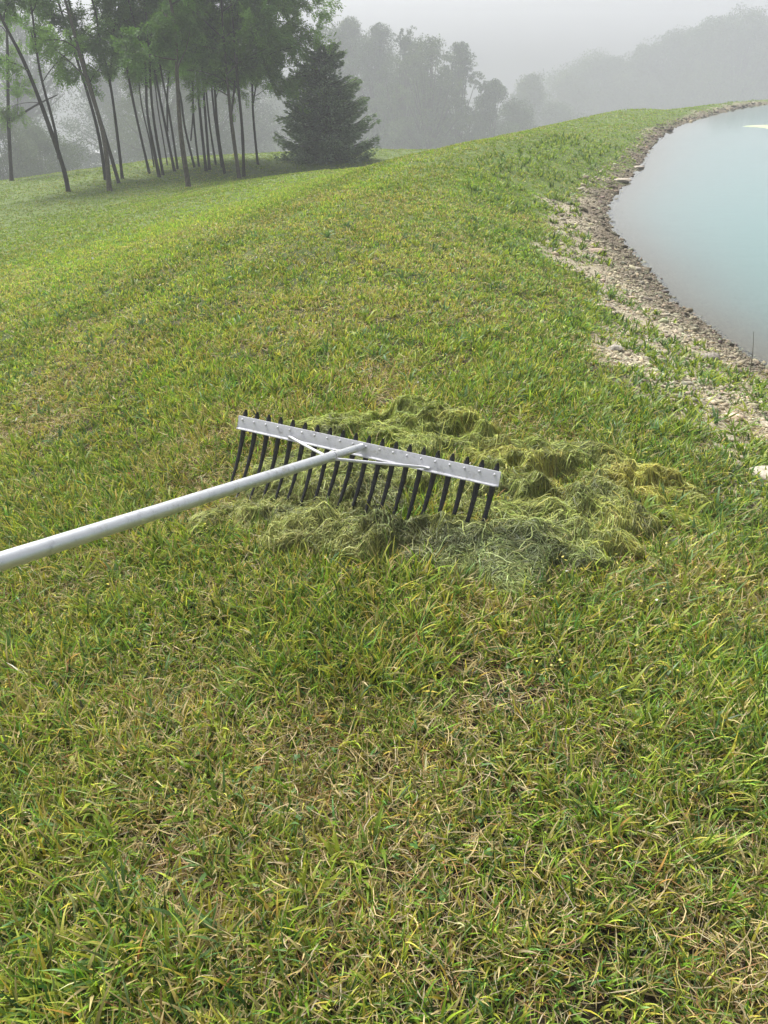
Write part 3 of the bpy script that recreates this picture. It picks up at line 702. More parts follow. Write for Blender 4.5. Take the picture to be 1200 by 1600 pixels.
b = N(n, 'ShaderNodeBsdfPrincipled'); b.inputs['Roughness'].default_value = .42
n.links.new(ramp(n, nz.outputs['Fac'], [(.4, (.006, .006, .007)), (.62, (.016, .016, .018)), (.75, (.05, .05, .045))]), b.inputs['Base Color'])
bp = N(n, 'ShaderNodeBump'); bp.inputs['Strength'].default_value = .4; bp.inputs['Distance'].default_value = .002; n.links.new(nz.outputs['Fac'], bp.inputs['Height']); n.links.new(bp.outputs[0], b.inputs['Normal'])
n.links.new(b.outputs[0], out.inputs[0]); M_tine = m

rk = empty('lake_rake', tuple(float(q) for q in (BL+BRt)/2+Dn*.2), 'silver aluminium lake rake with a wide black toothed head resting in raked algae', 'rake')
# angle bar: profile in (Nn, Dn) plane, swept along Bx
FW_ = .040
prof = [(0, -FW_/2), (.0035, -FW_/2), (.0035, FW_/2-.004), (.0055, FW_/2-.0015), (.0095, FW_/2-.0005), (.0100, FW_/2+.0025), (.004, FW_/2+.003), (0, FW_/2)]
mb = MB()
ts = [0, .0015, LEN-.0015-.010, LEN-.0015, LEN]
rings = []
for t in ts:
    sc = .985 if t in (0, LEN) else 1.0
    pr = [(a*sc*(1 if t < LEN-.004 else .35 if a > .006 else 1), b_*sc) for a, b_ in prof]
    rings.append(np.array([BL+Bx*t+Nn*a+Dn*(b_+FW_/2) for a, b_ in pr]))
mb.loft(rings); bar = mb.build('head_bar', M_bar, rk, smooth=False)
bv = bar.modifiers.new('edge', 'BEVEL'); bv.width = .0006; bv.segments = 2; bv.limit_method = 'ANGLE'
NT = 20
tine_at = [BL+Bx*(.016+(LEN-.032)*k/(NT-1)) for k in range(NT)]
def rivet(P, r, hgt):
    q = MB(); rr = []
    for (f, h_) in [(1, 0), (1, .25), (.85, .7), (.5, .95), (.12, 1.0)]:
        a = np.arange(10)*2*math.pi/10
        rr.append(np.array([P+Nn*(.0034+h_*hgt)+Bx*r*f*math.cos(t)+Dn*r*f*math.sin(t) for t in a]))
    q.loft(rr); return q
for k, P in enumerate(tine_at):
    mb = MB(); s = np.linspace(0, 1, 22); rings = []
    Lt = .252+rng.normal(0, .0015); bend = rng.normal(0, .0015)
    for t in s:
        along = -.020+t*(Lt+.020)
        curve = .048*max(0, t-.25)**2/.5625*1.0-.006   # tip swept toward the handle
        if t < .12: wd = .0095+(.0195-.0095)*(t/.12)**.7
        else: wd = .0195-(.0195-.0075)*((t-.12)/.88)**1.0
        dp = .0085*(1-.55*t)
        c = P+Dn*along+Nn*(curve-.0012)+Bx*(bend*t*t*3-.016*t)
        e = 1 if 0 < t < 1 else .6
        a = [(-.5, 0), (-.36, .5), (0, .72), (.36, .5), (.5, 0), (.42, -.5), (-.42, -.5)]
        rings.append(np.array([c+Bx*wd*x*e+Nn*(dp*y_*e-.004*1) for x, y_ in a]))
    mb.loft(rings); tn = mb.build('tine', M_tine, rk)
    for h_ in (.010,):
        rivet(P+Dn*(h_+.001), .0034, .0026).build('rivet', M_bar, tn) if False else None
for k, P in enumerate(tine_at):
    rivet(P+Dn*.011, .0040, .0028).build('rivet', M_bar, rk)
# neck tube from bar face to collar, main tube
COL = PJ+U*.200
mb = MB(); s = np.linspace(0, 1, 6)
mb.tube([PJ-U*.012+U*.212*t for t in s], [.0092, .0108, .0110, .0110, .0110, .0110], 20); neck = mb.build('neck_tube', M_alu, rk)
END = PJ+U*2.05
mb = MB()
pts = [COL-U*.003, COL-U*.001, COL+U*.002]+[COL+U*(.002+t*(2.05-.2)) for t in np.linspace(0.02, 1, 12)]
mb.tube(pts, [.0118, .0130, .0134]+[.0134]*12, 32); handle = mb.build('handle', M_alu, rk)
side = unit(np.cross(U, vec(0, 0, 1))); topv = unit(np.cross(side, U))
def stud(f, ang, r, name='button'):
    c = COL+U*f; d = side*math.cos(ang)+topv*math.sin(ang); e = np.cross(U, d)
    q = MB(); rr = []
    for (ff, hh) in [(1, -.001), (1, .0012), (.7, .0024), (.15, .003)]:
        rr.append(np.array([c+d*(.0132+hh)+U*r*ff*math.cos(a)+e*r*ff*math.sin(a) for a in np.arange(10)*2*math.pi/10]))
    q.loft(rr); return q.build(name, M_bar, handle)
sgn = 1
for f in (.60, .745): stud(f, math.radians(8), .0032)
# clamp ring and braces
mb = MB(); a = np.linspace(0, 2*math.pi, 25)
mb.tube([COL-U*.004+side*.0128*math.cos(t)+topv*.0128*math.sin(t) for t in a], .0022, 8, cap=False); mb.build('clamp_ring', M_bar, rk)
def brace(t_bar, sg):
    a = BL+Bx*t_bar+Dn*(FW_*.80)+Nn*.008; b_ = COL-U*.006+Bx*sg*.0125-topv*.006
    s = np.linspace(0, 1, 14)[:, None]
    P = a*(1-s)+b_*s + Nn*.004*np.sin(s*math.pi)
    P = np.vstack([a-Bx*sg*-.016-Nn*.003, P, b_-Bx*sg*.008+U*.004])
    mb = MB(); mb.tube(P, [.0038]+[.0042]*14+[.0036], 10); return mb.build('brace', M_bar, rk)
brace(LEN*.235, -1); brace(LEN*.745, 1)
GROVE = [
   (0.115, [[(-8.86, 23.18, -2.01), (-9.05, 23.45, -1.18), (-9.74, 24.12, 0.94), (-10.34, 24.55, 2.35)], [(-9.05, 23.45, -1.18), (-9.2, 23.95, -0.45), (-9.56, 24.63, 0.94), (-9.72, 25.3, 2.31)]]) ,
   (0.095, [[(-8.72, 26.04, -2.06), (-8.94, 26.62, -0.63), (-9.47, 27.43, 1.25), (-9.94, 28.08, 2.77)]]) ,
   (0.12, [[(-7.5, 22.53, -1.92), (-7.81, 23.59, -0.58), (-8.42, 24.91, 1.09), (-9.04, 26.12, 2.66)]]) ,
   (0.1, [[(-7.94, 24.91, -2.01), (-8.38, 25.68, -0.82), (-8.89, 26.58, 0.59), (-9.54, 27.96, 2.76)]]) ,
   (0.085, [[(-8.2, 26.06, -2.03), (-8.2, 26.39, -0.88), (-8.38, 26.87, 0.5), (-8.61, 27.3, 1.75), (-8.7, 27.56, 2.5)], [(-8.38, 26.87, 0.5), (-8.4, 27.87, 1.6), (-8.3, 28.3, 2.45)]]) ,
   (0.075, [[(-7.67, 27.34, -2.03), (-8.15, 28.43, -0.0), (-8.55, 29.42, 1.8), (-8.66, 30.01, 2.88)]]) ,
   (0.085, [[(-6.99, 25.97, -1.98), (-7.34, 26.94, -0.29), (-7.46, 27.73, 1.08), (-7.87, 28.52, 2.46)]]) ,
   (0.075, [[(-7.06, 26.67, -1.99), (-7.25, 27.31, -0.13), (-7.32, 28.05, 1.77), (-7.34, 28.44, 2.79)]]) ,
   (0.08, [[(-6.96, 27.81, -2.01), (-7.35, 28.9, -0.59), (-7.79, 30.1, 1.08), (-7.92, 31.16, 2.58)], [(-7.32, 28.96, -0.88), (-7.4, 29.99, 0.32), (-7.3, 31.12, 1.65)]]) ,
   (0.07, [[(-7.02, 28.5, -2.03), (-7.19, 28.98, -0.4), (-7.43, 29.54, 1.08)]]) ,
   (0.12, [[(-5.15, 21.84, -1.71), (-5.3, 22.46, -0.5), (-5.44, 23.05, 0.66), (-5.49, 23.79, 2.1)]]) ,
   (0.07, [[(-6.53, 28.97, -2.02), (-6.86, 29.68, -0.84), (-7.06, 30.25, 0.12), (-7.36, 30.93, 1.27)], [(-6.73, 29.66, -1.23), (-6.68, 30.36, -0.28), (-6.75, 31.07, 0.68)]]) ,
   (0.065, [[(-6.37, 28.86, -2.01), (-6.55, 29.69, -0.44), (-6.6, 30.63, 1.26)]]) ,
   (0.085, [[(-5.85, 27.49, -1.97), (-6.08, 28.53, -0.38), (-6.22, 29.45, 1.08), (-6.26, 30.38, 2.54)]]) ,
   (0.08, [[(-5.81, 27.84, -1.97), (-6.07, 29.3, -0.04), (-6.25, 30.64, 1.82)]]) ,
   (0.065, [[(-5.89, 29.45, -1.99), (-6.21, 30.71, -0.7), (-6.53, 32.32, 1.27)]]) ,
   (0.065, [[(-5.51, 28.53, -1.97), (-5.73, 29.18, -0.41), (-5.88, 30.06, 1.45)]]) ,
   (0.075, [[(-5.08, 26.69, -1.95), (-5.29, 27.58, -0.69), (-5.48, 28.88, 1.26), (-5.52, 29.72, 2.51)]]) ,
   (0.105, [[(-4.36, 25.1, -1.89), (-4.61, 26.0, -0.67), (-4.72, 26.65, 0.24), (-4.91, 27.72, 1.76)], [(-4.71, 26.61, -0.28), (-4.63, 27.34, 0.57), (-4.58, 28.37, 1.78)]]) ,
   (0.09, [[(-4.34, 25.77, -1.94), (-4.38, 26.34, -0.61), (-4.52, 27.13, 1.09), (-4.61, 27.74, 2.42)]]) ,
   (0.075, [[(-4.41, 29.34, -1.98), (-4.48, 29.64, -0.44), (-4.51, 30.07, 0.89), (-4.48, 30.48, 2.19)], [(-4.54, 30.09, -0.17), (-4.37, 30.45, 0.6), (-4.1, 30.67, 1.08)]]) ,
   (0.045, [[(-7.79, 30.2, -2.09), (-8.05, 31.1, -1.25), (-8.32, 31.84, -0.35), (-8.65, 33.17, 1.27)]]) ,
   (0.045, [[(-8.15, 29.73, -2.1), (-8.29, 30.06, -1.27), (-8.51, 30.62, -0.09), (-8.64, 31.37, 1.46)]]) ,
   (0.12, [[(-13.82, 30.79, -2.68), (-13.83, 31.7, -0.76), (-13.78, 32.71, 1.27), (-13.8, 33.6, 3.08)], [(-13.96, 31.96, -0.82), (-12.97, 32.31, -0.27), (-12.14, 32.53, 0.08)]]) ,
]
FOG = 0.0045

# ------------------------------------------------------------------ trees
m, n, out = new_mat('tree bark')
geo = N(n, 'ShaderNodeNewGeometry'); mp = N(n, 'ShaderNodeMapping'); mp.inputs['Scale'].default_value = (9, 9, 2.2); n.links.new(geo.outputs['Position'], mp.inputs[0])
nz = N(n, 'ShaderNodeTexNoise'); nz.inputs['Scale'].default_value = 2.5; nz.inputs['Detail'].default_value = 6; nz.inputs['Roughness'].default_value = .7; n.links.new(mp.outputs[0], nz.inputs['Vector'])
at = N(n, 'ShaderNodeAttribute', attribute_name='Col')
c = mixc(n, 1., at.outputs['Color'], ramp(n, nz.outputs['Fac'], [(.35, (.45, .45, .45)), (.55, (1, 1, 1)), (.7, (1.6, 1.55, 1.5))]), 'MULTIPLY')
b = N(n, 'ShaderNodeBsdfPrincipled'); b.inputs['Roughness'].default_value = .9; b.inputs['Specular IOR Level'].default_value = .15; n.links.new(c, b.inputs['Base Color'])
bp = N(n, 'ShaderNodeBump'); bp.inputs['Strength'].default_value = .9; bp.inputs['Distance'].default_value = .03; n.links.new(nz.outputs['Fac'], bp.inputs['Height']); n.links.new(bp.outputs[0], b.inputs['Normal'])
n.links.new(b.outputs[0], out.inputs[0]); M_bark = m

def frame(d):
    d = d/np.linalg.norm(d, axis=1)[:, None]
    r = rng.normal(0, 1, d.shape); s = np.cross(d, r); s /= np.linalg.norm(s, axis=1)[:, None]+1e-9
    return d, s, np.cross(d, s)
def fronds(P, dirs, L, npair, lw, ll, c):
    """pinnate leaves: a midrib with paired leaflets, each leaflet a quad"""
    n_ = len(P); d, s, u = frame(dirs)
    # keep blades roughly facing up
    up = np.array([0, 0, 1.]); s = np.cross(d, up+rng.normal(0, .35, d.shape)); s /= np.linalg.norm(s, axis=1)[:, None]+1e-9; u = np.cross(s, d)
    V, C = [], []
    for k in range(npair):
        f = (k+.6)/npair; base = P+d*(L*f)[:, None]-u*(L*.25*f*f)[:, None]
        for sg in (-1, 1):
            ld = s*sg*.9+d*.35-u*.25+rng.normal(0, .15, d.shape); ld /= np.linalg.norm(ld, axis=1)[:, None]
            w_ = d*.9-ld*.2; l_ = ll*(1-.45*abs(f-.45)*2)
            a = base; b_ = base+ld*(l_*.5)[:, None]+w_*(lw*.5)[:, None]; c_ = base+ld*l_[:, None]; e = base+ld*(l_*.5)[:, None]-w_*(lw*.5)[:, None]
            V.append(np.stack([a, b_, c_, e], 1)); C.append(c*(1+rng.normal(0, .12, (n_, 1))))
    V = np.concatenate(V).reshape(-1, 3); C = np.repeat(np.concatenate(C), 4, 0)
    return V, np.arange(len(V)).reshape(-1, 4), np.clip(C, .005, .5)

def tube_path(mb, P, r0, r1, seg, c):
    P = np.array(P, float)
    Q = catmull3(P, 5) if len(P) > 2 else P
    mb.tube(Q, np.linspace(r0, r1, len(Q))*(1+rng.normal(0, .05, len(Q))), seg, c=c)
    return Q
def catmull3(P, n_):
    out = []; Nn_ = len(P)
    for i in range(Nn_-1):
        a, b, c_, d = P[max(i-1, 0)], P[i], P[i+1], P[min(i+2, Nn_-1)]
        for t in np.arange(n_)/n_: out.append(.5*((2*b)+(c_-a)*t+(2*a-5*b+4*c_-d)*t*t+(3*b-a-3*c_+d)*t**3))
    out.append(P[-1]); return np.array(out)
GREENS = [(.14, .25, .05), (.105, .20, .045), (.18, .30, .06)]
def branch_set(mb, Q, r_at, z_lo, nb, blen, c, bias=None, twig=5):
    """side limbs from a trunk path; returns twig points and directions for leaves"""
    TP, TD = [], []
    zs = Q[:, 2]
    for k in range(nb):
        zz = z_lo+(zs.max()-z_lo)*((k+rng.random())/nb)
        if zz < zs.min() or zz > zs.max(): continue
        i = int(np.argmin(np.abs(zs-zz))); p0 = Q[i]
        a = rng.random()*6.28
        if bias is not None and rng.random() < .5: a = bias+rng.normal(0, .6)
        el = rng.uniform(.2, .9); L = blen*rng.uniform(.55, 1.25)
        d = np.array([math.cos(a)*math.cos(el), math.sin(a)*math.cos(el), math.sin(el)])
        P = [p0]
        for s in range(4):
            d = d+rng.normal(0, .16, 3)+np.array([0, 0, -.07]); d /= np.linalg.norm(d); P.append(P[-1]+d*L/4)
        P = np.array(P); r0 = r_at*.33
        mb.tube(P, np.linspace(r0, .006, 5), 5, c=c)
        for q in range(twig):
            t = rng.uniform(.3, 1.0)*4; i0 = min(int(t), 3); pp = P[i0]+(P[i0+1]-P[i0])*(t-i0)
            dd = d+rng.normal(0, .75, 3); dd[2] -= .1; dd /= np.linalg.norm(dd); l = L*rng.uniform(.2, .5)
            e = pp+dd*l+np.array([0, 0, -.12*l])
            mb.tube(np.array([pp, (pp+e)/2+rng.normal(0, .02, 3), e]), [.006, .005, .003], 3, c=c, cap=False)
            for f in (.25, .5, .75, 1.0): TP.append(pp+(e-pp)*f); TD.append(dd)
    return TP, TD
ORD = ['first','second','third','fourth','fifth','sixth','seventh','eighth','ninth','tenth','eleventh','twelfth','thirteenth','fourteenth','fifteenth','sixteenth','seventeenth','eighteenth','nineteenth','twentieth','twenty-first','twenty-second','twenty-third']
px_of = lambda p: p[0]/(p[1]*math.cos(CAM_PITCH)-(p[2]-CAM_H)*math.sin(CAM_PITCH))
order = sorted(range(len(GROVE)), key=lambda q: px_of(GROVE[q][1][0][0]))
SPECIAL = {0: 'dark grove tree that forks low into a V, leftmost of the near trunks', 2: 'grove tree with a paler scarred trunk, between dark leaning trunks at the left', 10: 'grove tree with a pale knotty trunk standing forward in the middle of the grove', 18: 'stout forked grove tree with a kinked base near the right end of the grove', 20: 'thin upright tree standing alone at the right edge of the grove', 23: 'hazy tree behind the grove at the far left with a long bare side limb', 21: 'very thin hazy sapling behind the forked grove trunks', 22: 'thinnest sapling just left of the middle of the grove'}
for gi, (tr, stems_) in enumerate(GROVE):
    base = np.array(stems_[0][0])
    cnt = order.index(gi)
    lab = SPECIAL.get(gi, 'slender dark grove tree, its trunk base %s from the left in the grove' % ORD[max(0, cnt-1)])
    root = empty('grove_tree', tuple(float(q) for q in base), lab, 'tree', 'slender trees standing in the grove')
    mb = MB(); TP, TD = [], []
    bc = np.array([.036, .030, .023]) if gi not in (2, 10, 18) else np.array([.09, .078, .058])
    tr = tr*.58
    for si, st in enumerate(stems_):
        P = [np.array(p) for p in st]
        if si == 0: P[0] = P[0]-np.array([0, 0, .12])
        dd = (P[-1]-P[-2]); dd /= np.linalg.norm(dd); L = max(0, (6.8 if gi != 23 else 7)-P[-1][2])*(.85 if si == 0 else .6)
        if not (gi == 23 and si == 1) :
            P.append(P[-1]+(dd*.6+np.array([0, 0, .4]))*L*.5+rng.normal(0, .1, 3)); P.append(P[-1]+(dd*.3+np.array([0, 0, .7]))*L*.5+rng.normal(0, .15, 3))
        P_ = np.array(P)
        jit = rng.normal(0, .025, P_.shape); jit[0] = 0; jit[:, 2] = 0
        P_ = P_+jit*(1 if si == 0 else 0)
        r0 = tr if si == 0 else tr*.66
        Q = catmull3(P_, 5)
        rad = np.linspace(r0, .018, len(Q))
        if si == 0: rad[0] *= 1.35; rad[1] *= 1.1
        mb.tube(Q, rad*(1+rng.normal(0, .05, len(Q))), 9, c=bc)
        right = gi in (17, 18, 19, 20, 16)
        leftish = px_of(base) < -.31
        z_lo = {True: .1, False: .75}[right] if not leftish else .5
        nb = (17 if right else 14) if not leftish else 7
        if gi == 23 and si == 1: z_lo = -1.5; nb = 3
        tp, td = branch_set(mb, Q, r0, z_lo, nb, 1.75 if right else 1.35, bc, bias=(-.1 if right else None), twig=7)
        TP += tp; TD += td
    mb.build('trunk', M_bark, root)
    TP = np.array(TP); TD = np.array(TD)
    kf = 5 if not leftish else 4
    P = np.repeat(TP, kf, 0)+rng.normal(0, .07, (len(TP)*kf, 3)); Dd = np.repeat(TD, kf, 0)*.8+rng.normal(0, .55, (len(P), 3)); Dd[:, 2] -= .15
    g0 = np.array(GREENS[gi % 3])*rng.uniform(.85, 1.15)
    clump = (.45+1.1*vnoise(P[:, 0]*1.0+P[:, 2]*.5, P[:, 1]*.3+P[:, 2], .35, gi))[:, None]
    V, F, C = fronds(P, Dd, rng.uniform(.20, .32, len(P)), 5, np.full(len(P), .050), rng.uniform(.09, .135, len(P)), g0*clump)
    mesh_np('crown', V, F, M_leaf, root, C)

# spruce beyond the grove
def spruce(x, y, H, Rb, lab, cat, name='spruce_tree', c0=(.135, .18, .115), dens=1.0, size=1.0, grp=None):  # needle colour c0 lightened, painting in extra haze over the tree
    z = float(height(x, y)); root = empty(name, (x, y, z), lab, cat, grp)
    mb = MB(); mb.tube([(x, y, z-.2), (x+.03, y, z+H*.5), (x, y, z+H*.98)], [H*.022, H*.014, .01], 8, c=(.06, .045, .03))
    V_, C_ = [], []
    nl = int(20*dens)
    for l in range(nl):
        f = (l+.5)/nl; hz = z+H*(.02+.95*f); rl = Rb*(1-f)**.48*(.93+.14*math.sin(l*2.3))*(1 if f > .08 else .9)+.05
        nb = int((15 if f < .6 else 9)*dens)+2
        for b_ in range(nb):
            a = rng.random()*6.28; L = rl*rng.uniform(.82, 1.08); p0 = np.array([x, y, hz+rng.normal(0, .06)])
            d = np.array([math.cos(a), math.sin(a), -.10+.45*f]); 
            s = np.linspace(0, 1, 7); P = p0+d*L*s[:, None]; P[:, 2] += -.16*L*np.sin(s*math.pi)*(1-f)+.10*L*s**3
            mb.tube(P, np.linspace(.02, .004, 7)*H/4, 4, c=(.06, .045, .03), cap=False)
            m_ = int((34+60*L)*dens/size)
            t = rng.random(m_)**.7; wd = .30*L*(1-t*.6)
            Q = p0+d*(L*t)[:, None]; Q[:, 2] += -.16*L*np.sin(t*math.pi)*(1-f)+.10*L*t**3
            sd2 = np.array([-math.sin(a), math.cos(a), 0]); off = rng.uniform(-1, 1, m_)
            Q = Q+sd2*(off*wd)[:, None]; Q[:, 2] -= np.abs(off)*wd*.35+rng.random(m_)*.05
            dd = d[None]*.8+sd2[None]*(off*.8)[:, None]+rng.normal(0, .25, (m_, 3)); dd[:, 2] -= .12
            dd /= np.linalg.norm(dd, axis=1)[:, None]; sl = rng.uniform(.09, .18, m_)*size*H/4.5
            for q in range(2):
                ss = np.cross(dd, rng.normal(0, 1, (m_, 3))); ss /= np.linalg.norm(ss, axis=1)[:, None]
                w_ = (sl*.20)[:, None]*ss
                V_.append(np.stack([Q, Q+dd*(sl*.5)[:, None]+w_, Q+dd*sl[:, None], Q+dd*(sl*.5)[:, None]-w_], 1))
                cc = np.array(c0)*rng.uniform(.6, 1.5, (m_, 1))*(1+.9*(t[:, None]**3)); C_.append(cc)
    mb.build('trunk', M_bark, root)
    V = np.concatenate(V_).reshape(-1, 3); C = np.repeat(np.concatenate(C_), 4, 0)
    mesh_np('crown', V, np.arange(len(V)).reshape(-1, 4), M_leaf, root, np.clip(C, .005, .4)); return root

def dep_pt(u, v, D):
    s, c = math.sin(CAM_PITCH), math.cos(CAM_PITCH); x = (u-600)/1202; yv = (v-800)/1202
    return np.array([x*D, D*(c-yv*s), CAM_H+D*(-s-yv*c)])
def broad(x, y, top, wid, lab, name='field_tree', seed=0, c0=(.075, .105, .040), airy=.5, leafs=9000, clusters=64, leaf=.16, low=.18, grp='hazy trees beyond the lawn', fork=3, clr=None, shape=1.0):
    z = float(height(x, y)); H = top-z; root = empty(name, (x, y, z), lab, 'tree', grp)
    r = np.random.default_rng(seed+77); mb = MB(); bc = (.07, .06, .05)
    hf = z+H*(low*.9+.08)
    mb.tube([(x, y, z-.3), (x+r.normal(0, .1), y, (z+hf)/2), (x+r.normal(0, .15), y, hf)], [H*.022, H*.018, H*.015], 8, c=bc)
    cen = []
    lean = r.normal(0, .05)
    for k in range(clusters):
        f = (k+r.random())/clusters; zz = z+H*(low+(1-low)*f*.95)
        prof_ = (math.sin(min(1, (f*.86+.14))*math.pi)**.6*r.uniform(.7, 1.25) if shape < 2 else (1-f)**.7+.15)
        a = r.random()*6.28; q = r.random()**.5*wid*prof_*.86
        cen.append((x+math.cos(a)*q+lean*(zz-z), y+math.sin(a)*q*.9, zz, wid*r.uniform(.18, .38)*(1.15-.3*f)))
    cen.append((x+r.normal(0, .2), y, top-wid*.16, wid*.20))
    for (cx, cy_, cz, cr) in cen:
        p0 = np.array([x+r.normal(0, .1), y, hf+(cz-hf)*r.uniform(0, .35) if cz > hf else hf*.5+cz*.5]); p1 = np.array([cx, cy_, cz]); mid = (p0+p1)/2+np.array([0, 0, -.05*H*r.random()])
        mb.tube(np.array([p0, mid, p1]), [H*.008, H*.005, H*.002], 5, c=bc, cap=False)
    mb.build('trunk', M_bark, root)
    V_, C_ = [], []; per = int(leafs*2.3)//len(cen)
    for (cx, cy_, cz, cr) in cen:
        d = r.normal(0, 1, (per, 3)); d /= np.linalg.norm(d, axis=1)[:, None]
        rad = cr*(.35+.75*r.random(per)**(.7))[:, None]
        sub = r.normal(0, 1, (14, 3)); sub /= np.linalg.norm(sub, axis=1)[:, None]
        if airy > 0:
            near = sub[r.integers(0, 14, per)]; d = d*(1-airy*.6)+near*airy*.9; d /= np.linalg.norm(d, axis=1)[:, None]
        P = np.array([cx, cy_, cz])+d*rad*np.array([1, 1, .85])
        a = r.normal(0, 1, (per, 3)); a /= np.linalg.norm(a, axis=1)[:, None]; b_ = np.cross(a, r.normal(0, 1, (per, 3))); b_ /= np.linalg.norm(b_, axis=1)[:, None]
        l = (leaf*r.uniform(.6, 1.4, per))[:, None]
        V_.append(np.stack([P-a*l*.5, P+b_*l*.3, P+a*l*.5, P-b_*l*.3], 1)); C_.append(np.array(c0)*r.uniform(.65, 1.35, (per, 1))*r.uniform(.8, 1.2))
    V = np.concatenate(V_).reshape(-1, 3); C = np.repeat(np.concatenate(C_), 4, 0)
    mesh_np('crown', V, np.arange(len(V)).reshape(-1, 4), M_leaf, root, np.clip(C, .005, .4)); return root

spruce(-2.05, 31.0, 3.68, 2.0, 'dense dark spruce with boughs down to the lawn, right of the grove', 'spruce')
# u, top v, depth, half width px, label, extras
FT = [
 (500, 40, 118, 48, 'pale misty tree just behind the left side of the spruce', dict(airy=.4, leafs=9000)),
 (547, 26, 118, 48, 'palest tall tree showing above the spruce top', dict(airy=.4, leafs=9000)),
 (588, 38, 112, 43, 'tall hazy tree directly right of the spruce top', dict(airy=.8, leafs=11000)),
 (625, 46, 105, 46, 'airy hazy tree with a visible slim trunk right of the spruce', dict(airy=1.2, leafs=8000, low=.12)),
 (676, 60, 100, 52, 'broad open tree with a forked trunk and sky showing through', dict(airy=1.155, leafs=9000, low=.1)),
 (722, 66, 105, 39, 'open rounded tree at the right end of the tall hazy group', dict(airy=1.2, leafs=11000, low=.1)),
 (774, 124, 109, 36, 'lower dark bushy tree between the tall group and the fog', dict(airy=.3, leafs=9000, clusters=34, shape=3, low=.02)),
 (834, 116, 156, 41, 'faint pointed tree standing by itself before the far wood', dict(airy=.5, leafs=9000, shape=3, low=.02)),
 (880, 165, 160, 51, 'low faint bush at the foot of the far wood', dict(airy=.3, leafs=7000, low=.0)),
 (932, 92, 196, 69, 'rounded faint tree, first of the far wood above the embankment', dict(airy=.2, leafs=12000, low=.3, clusters=70)),
 (1000, 84, 194, 57, 'faint tree just right of the notch in the far wood', dict(airy=.2, leafs=12000, low=.3, clusters=70)),
 (1052, 52, 190, 64, 'third faint tree of the far wood, its top lifting towards the right', dict(airy=.2, leafs=12000, low=.3, clusters=70)),
 (1112, 28, 185, 69, 'tall faint tree of the far wood above the bend of the pond', dict(airy=.2, leafs=13000, low=.3, clusters=70)),
 (1180, 18, 180, 75, 'tallest faint tree of the far wood at the picture edge', dict(airy=.2, leafs=13000, low=.3, clusters=70)),
 (1262, 10, 177, 80, 'faint tree of the far wood partly outside the picture', dict(airy=.2, leafs=9000, low=.3, clusters=70)),
 (440, 128, 160, 46, 'low pale tree in the gap between grove and spruce', dict(airy=.4, leafs=7000, low=.0)),
 (395, 195, 136, 50, 'low misty bush behind the right end of the grove', dict(airy=.2, leafs=6000, low=.0)),
 (360, 90, 110, 57, 'hazy leafy tree behind the right half of the grove', dict(airy=.5, leafs=9000)),
 (300, 70, 90, 69, 'hazy green tree behind the middle of the grove', dict(airy=.5, leafs=11000)),
 (232, 60, 78, 69, 'mid green hazy tree behind the left half of the grove', dict(airy=.6, leafs=11000)),
 (165, 95, 100, 57, 'hazy tree behind the leaning left trunks', dict(airy=.6, leafs=9000)),
 (50, 195, 64, 55, 'low dark hazy thicket tree at the far left lawn edge', dict(airy=.2, leafs=9000, low=.0, clusters=60)),
 (-10, 180, 58, 52, 'dark hazy thicket tree cut by the left picture edge', dict(airy=.2, leafs=9000, low=.0, clusters=60)),
 (112, 225, 100, 36, 'small misty bush right of the dark left thicket', dict(airy=.3, leafs=5000, low=.0)),
 (5, 10, 90, 69, 'tall hazy tree behind the far left limb', dict(airy=1.15, leafs=9000, low=.35)),
 (905, 120, 188, 40, 'small faint tree at the left slope of the far wood', dict(airy=.3, leafs=9000, low=.2)),
 (966, 88, 197, 42, 'faint tree hidden in the left half of the far wood', dict(airy=.3, leafs=9000, low=.2)),
 (1028, 68, 195, 40, 'narrow faint tree filling the far wood right of the notch', dict(airy=.3, leafs=9000, low=.2)),
 (1084, 44, 192, 42, 'narrow faint tree between the two tall ones of the far wood', dict(airy=.3, leafs=9000, low=.2)),
 (1146, 26, 188, 42, 'narrow faint tree left of the tallest one of the far wood', dict(airy=.3, leafs=9000, low=.2)),
 (1216, 16, 185, 44, 'narrow faint tree right of the tallest one of the far wood', dict(airy=.3, leafs=9000, low=.2)),
 (655, 110, 111, 40, 'lower misty tree filling the gap between the two airy trees', dict(airy=.6, leafs=9000, low=.1)),
 (800, 160, 118, 46, 'low misty scrub tree between the bushy tree and the pointed tree', dict(airy=.3, leafs=8000, low=.0)),
]
for k, (u, v, D_, hw, lab, kw) in enumerate(FT):
    p = dep_pt(u, v, D_); wid = 1.38*hw*D_/1202; kw['leafs'] = int(kw['leafs']*1.4)
    broad(p[0], p[1], p[2], wid, lab, seed=k*13, leaf=.115*D_/52, c0=((.065, .10, .036), (.08, .11, .045), (.06, .09, .04))[k % 3], **kw)

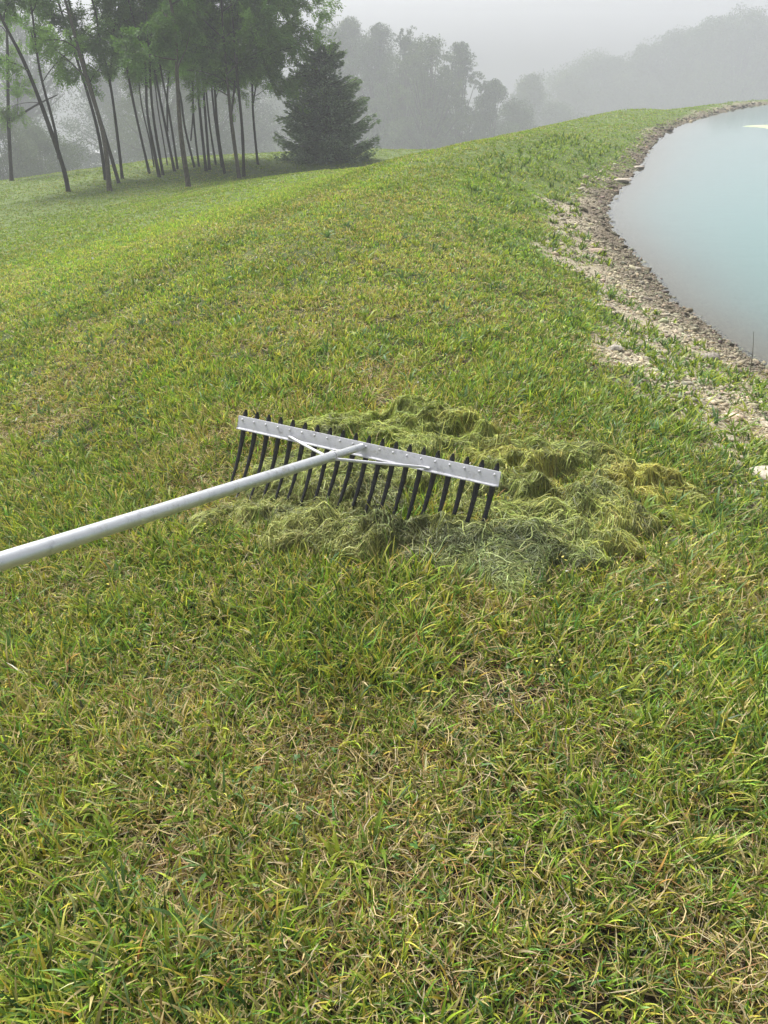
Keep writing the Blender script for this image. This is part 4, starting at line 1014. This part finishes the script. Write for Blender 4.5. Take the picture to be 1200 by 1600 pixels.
# pale house and two parked cars far behind the grove
M_white = alu('pale painted siding', (.55, .56, .57), .6, 0)
M_roof = alu('grey roof shingles', (.22, .22, .23), .8, 0)
M_dark = alu('dark glass', (.04, .045, .05), .2, 0)
M_car = alu('white car paint', (.8, .8, .82), .3, 0)
def boxm(mb, x0, x1, y0, y1, z0, z1):
    V = [(x0,y0,z0),(x1,y0,z0),(x1,y1,z0),(x0,y1,z0),(x0,y0,z1),(x1,y0,z1),(x1,y1,z1),(x0,y1,z1)]
    mb.add(V, None, [(0,3,2,1),(4,5,6,7),(0,1,5,4),(1,2,6,5),(2,3,7,6),(3,0,4,7)])
hx0 = dep_pt(140, 262, 130); zb = float(height(hx0[0], hx0[1]))
zb = min(zb, hx0[2])-.2
zt = dep_pt(140, 247, 130)[2]
hs = empty('house', (float(hx0[0]), float(hx0[1]), zb), 'pale low house barely visible in fog behind the grove', 'house')
X0, X1, Y0, Y1 = hx0[0]-5.5, hx0[0]+7, hx0[1], hx0[1]+5
mb = MB(); boxm(mb, X0, X1, Y0, Y1, zb-1, zt); mb.build('wall', M_white, hs, False)
mb = MB(); ym = (Y0+Y1)/2
mb.add([(X0-.3,Y0-.3,zt),(X1+.3,Y0-.3,zt),(X1+.3,Y1+.3,zt),(X0-.3,Y1+.3,zt),(X0-.3,ym,zt+1.0),(X1+.3,ym,zt+1.0)], [(0,4,3),(1,2,5)], [(0,1,5,4),(2,3,4,5),(0,3,2,1)]); mb.build('roof', M_white, hs, False)
for wx in (.9, 2.6, 4.6, 6.0):
    mb = MB(); boxm(mb, X0+wx, X0+wx+.7, Y0-.04, Y0-.005, zt-1.1, zt-.4); mb.build('window', M_dark, hs, False)
def car(u, v, D_, lab):
    p = dep_pt(u, v, D_); z = float(height(p[0], p[1])); z = p[2]-.95
    root = empty('parked_car', (float(p[0]), float(p[1]), z), lab, 'car', 'cars parked by the hazy house')
    pr = [(-2.1,.35),(-2.1,.75),(-1.9,.9),(-1.1,.98),(-.55,1.42),(.75,1.45),(1.35,1.0),(1.95,.92),(2.1,.7),(2.1,.35)]
    rings = []
    for yy, sc in ((-.85, .93), (-.75, 1), (.75, 1), (.85, .93)): rings.append(np.array([(p[0]+a*(.98 if sc < 1 else 1), p[1]+yy, z+(b_-.35)*sc+.35) for a, b_ in pr]))
    mb = MB(); mb.loft(rings); mb.build('body', M_car, root, False)
    mb = MB(); mb.add([(p[0]-.98,p[1]-.87,z+.97),(p[0]+1.15,p[1]-.87,z+.97),(p[0]+.7,p[1]-.80,z+1.33),(p[0]-.5,p[1]-.80,z+1.33)], None, [(0,1,2,3)]); mb.build('side_window', M_dark, root, False)
    for wx in (-1.3, 1.3):
        for wy in (-.8, .8):
            mb = MB(); mb.tube([(p[0]+wx, p[1]+wy-.1, z+.33), (p[0]+wx, p[1]+wy+.1, z+.33)], .33, 16); mb.build('wheel', M_dark, root, False)
car(88, 263, 110, 'white parked car glimpsed in fog left of the forked trunk'); car(150, 261, 115, 'white parked car glimpsed in fog between leaning trunks')

# ------------------------------------------------------------------ fog
mb = MB(); zlo = float(Z.min())-1.5
boxm(mb, -305, 305, -70, 305, zlo, 15)
m, n, out = new_mat('morning fog')
pv = N(n, 'ShaderNodeVolumePrincipled'); pv.inputs['Density'].default_value = FOG; pv.inputs['Color'].default_value = (.70, .71, .76, 1); pv.inputs['Anisotropy'].default_value = .0
n.links.new(pv.outputs[0], out.inputs['Volume'])
try: m.cycles.homogeneous_volume = True
except Exception: pass
hz = mb.build('haze', m, None, False); tag(hz, 'pale morning fog thickening with distance', 'haze', kind='stuff')
